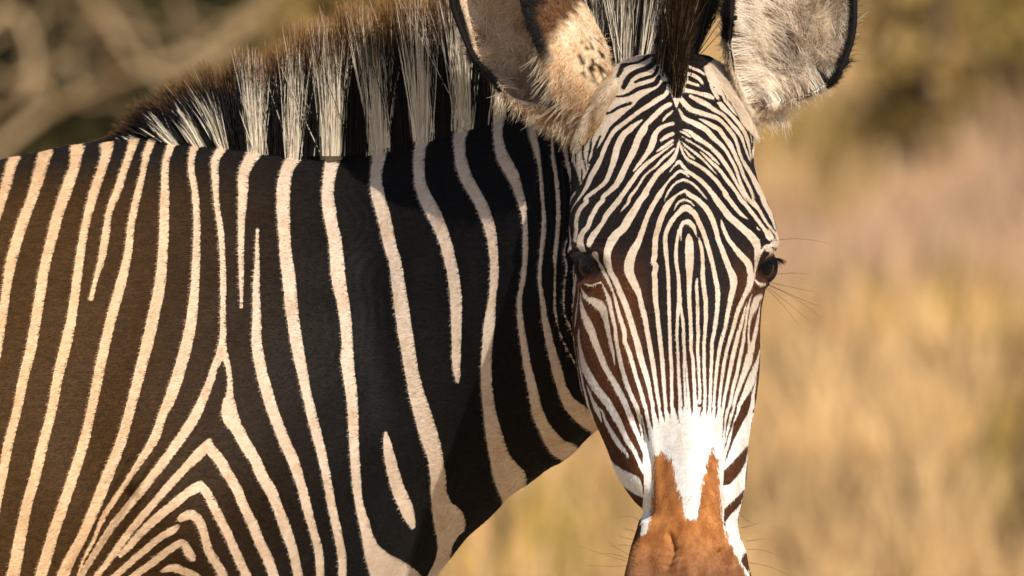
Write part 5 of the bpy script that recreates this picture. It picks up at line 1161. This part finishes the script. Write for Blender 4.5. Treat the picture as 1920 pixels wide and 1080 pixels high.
def tube(V_, F_, pts, rads, m=7):
    pts = np.asarray(pts, float); base = len(V_); n = len(pts)
    tg = unit(np.gradient(pts, axis=0)); up = np.array([.13, .31, .94]); u = unit(np.cross(tg, up)); w = np.cross(tg, u)
    th = np.linspace(0, 2*math.pi, m, endpoint=False)
    for i in range(n):
        for a in th: V_.append(tuple(pts[i] + rads[i]*(u[i]*math.cos(a) + w[i]*math.sin(a))))
    for i in range(n - 1):
        for j in range(m): F_.append((base + i*m + j, base + i*m + (j + 1) % m, base + (i + 1)*m + (j + 1) % m, base + (i + 1)*m + j))

def bush(px, py_top, y, wid_px, label, seed, leaf_cols, n_leaf, pale=False, name='thorn_bush', group=None):
    r = np.random.default_rng(seed)
    k = PXM*(D + y)/D
    bx = (px - 960)*k; gz = float(ground_h(np.array(bx), np.array(y))); top = EYE + (540 - py_top)*k
    hgt = max(.3, top - gz); wd = wid_px*k/2
    root = empty(name, (bx, y, gz), label=label, cat='bush', group=group)
    V_, F_ = [], []; tips = []
    for i in range(9):
        a = r.uniform(0, 6.28); e = np.array([math.cos(a)*wd*r.uniform(.3, 1), math.sin(a)*wd*.7*r.uniform(.3, 1), hgt*r.uniform(.6, 1.0)])
        s = np.linspace(0, 1, 8)[:, None]; bend = r.normal(0, .12, 3)*hgt
        pts = np.array([bx, y, gz - .03]) + e*s + bend*(s*(1 - s)) + r.normal(0, .012, (8, 3))*hgt*s
        tube(V_, F_, pts, np.linspace(.022, .006, 8)*(.6 + hgt*.5))
        for j in range(6):
            t0 = r.uniform(.25, .95); p0 = pts[int(t0*7)]; d = unit(r.normal(0, 1, 3) + np.array([0, 0, .5])); L_ = wd*r.uniform(.25, .6)
            q = p0 + d*L_*s + r.normal(0, .03, (8, 3))*L_*s
            tube(V_, F_, q, np.linspace(.008, .002, 8)*(.6 + hgt*.5), 5); tips.append(q[4]); tips.append(q[7])
    put('stems', mesh_from('stems', V_, F_), bark if pale else dbark, root)
    if n_leaf:
        tips = np.array(tips); c = tips[r.integers(0, len(tips), n_leaf)] + r.normal(0, .11, (n_leaf, 3))*np.array([wd, wd, hgt*.5])*1.2
        c[:, 2] = np.maximum(c[:, 2], gz + .03)
        sz = r.uniform(.018, .045, n_leaf)[:, None]; d1 = unit(r.normal(0, 1, (n_leaf, 3))); d2 = unit(np.cross(d1, r.normal(0, 1, (n_leaf, 3))))
        Vl = np.stack([c - d1*sz*1.4, c + d2*sz*.6, c + d1*sz*1.4, c - d2*sz*.6], 1).reshape(-1, 3)
        q = 4*np.arange(n_leaf); me = fast_mesh('leaves', Vl, np.stack([q, q + 1, q + 2, q + 3], 1), False)
        lc = np.array(leaf_cols)[r.integers(0, len(leaf_cols), n_leaf)]*r.uniform(.6, 1.3, (n_leaf, 1))
        set_color(me, 'hair_color', np.repeat(lc, 4, 0)); put('leaves', me, leafm, root)
    return root

OLT = [(.36, .27, .08), (.46, .33, .11), (.24, .18, .05), (.52, .35, .14)]
OL = [(.075, .075, .025), (.11, .10, .032), (.05, .05, .02), (.15, .12, .05)]
DKL = [(.022, .022, .010), (.035, .032, .014), (.07, .06, .022)]
G_ = 'bushes in the dry grass behind the zebra'
bush(60, -170, 36, 400, 'dark blurred bush in the top left corner behind the dead branches', 1, DKL, 8000, group=G_)
bush(265, -90, 37, 190, 'small dark bush between pale twigs left of the mane', 2, DKL, 3600, group=G_)
bush(400, -140, 39, 300, 'olive blurred bush above the falling end of the mane', 3, OL, 6000, group=G_)
bush(650, -200, 40, 420, 'olive bush right above the tallest part of the mane', 4, OLT, 5000, group=G_)
bush(1690, -170, 38, 420, 'dark olive bush at the top edge right of the ear', 5, OLT, 600, group=G_)
bush(1915, -150, 40, 420, 'brown olive bush in the top right corner', 6, OLT, 600, group=G_)

def dead_branch(pts_px, y, r0, label, seed, twigs=9, group='dead branches lying in the grass'):
    r = np.random.default_rng(seed); P = []
    for i, (px, py) in enumerate(pts_px): P.append(W(px, py, y + .1*math.sin(i*1.7)))
    T = smooth_table([(i, *p) for i, p in enumerate(P)], 24)[:, 1:]
    root = empty('dead_branch', tuple(T[0]), label=label, cat='branch', group=group)
    V_, F_ = [], []; tube(V_, F_, T, np.linspace(r0, r0*.45, 24)*(1 + .12*np.sin(np.arange(24)*1.9)), 9)
    put('limb', mesh_from('limb', V_, F_), bark, root)
    for i in range(twigs):
        p0 = T[r.integers(4, 22)]; d = unit(r.normal(0, 1, 3)*np.array([1, .6, 1]) + np.array([.2, 0, .4])); s = np.linspace(0, 1, 8)[:, None]; L_ = r.uniform(.2, .5)
        V_, F_ = [], []; tube(V_, F_, p0 + d*L_*s + r.normal(0, .03, (8, 3))*s, np.linspace(r0*.4, r0*.15, 8), 6)
        put('twig', mesh_from('twig', V_, F_), bark, root)
dead_branch([(-60, 330), (80, 215), (220, 150), (330, 112), (430, 75), (520, -20)], 34, .010, 'thick pale dead branch slanting up to the right behind the shoulder', 11)
dead_branch([(150, -40), (205, 40), (250, 110), (330, 150), (420, 100), (455, 20)], 35, .009, 'curved pale dead branch hooking round above the mane', 12)
dead_branch([(-40, 60), (20, 20), (60, 90), (50, 180), (-30, 260)], 33, .009, 'forked pale branch at the left edge before the dark bush', 13)
dead_branch([(90, -30), (140, 60), (130, 150), (210, 190)], 36, .009, 'thin pale branch drooping between the two dark bushes', 14)
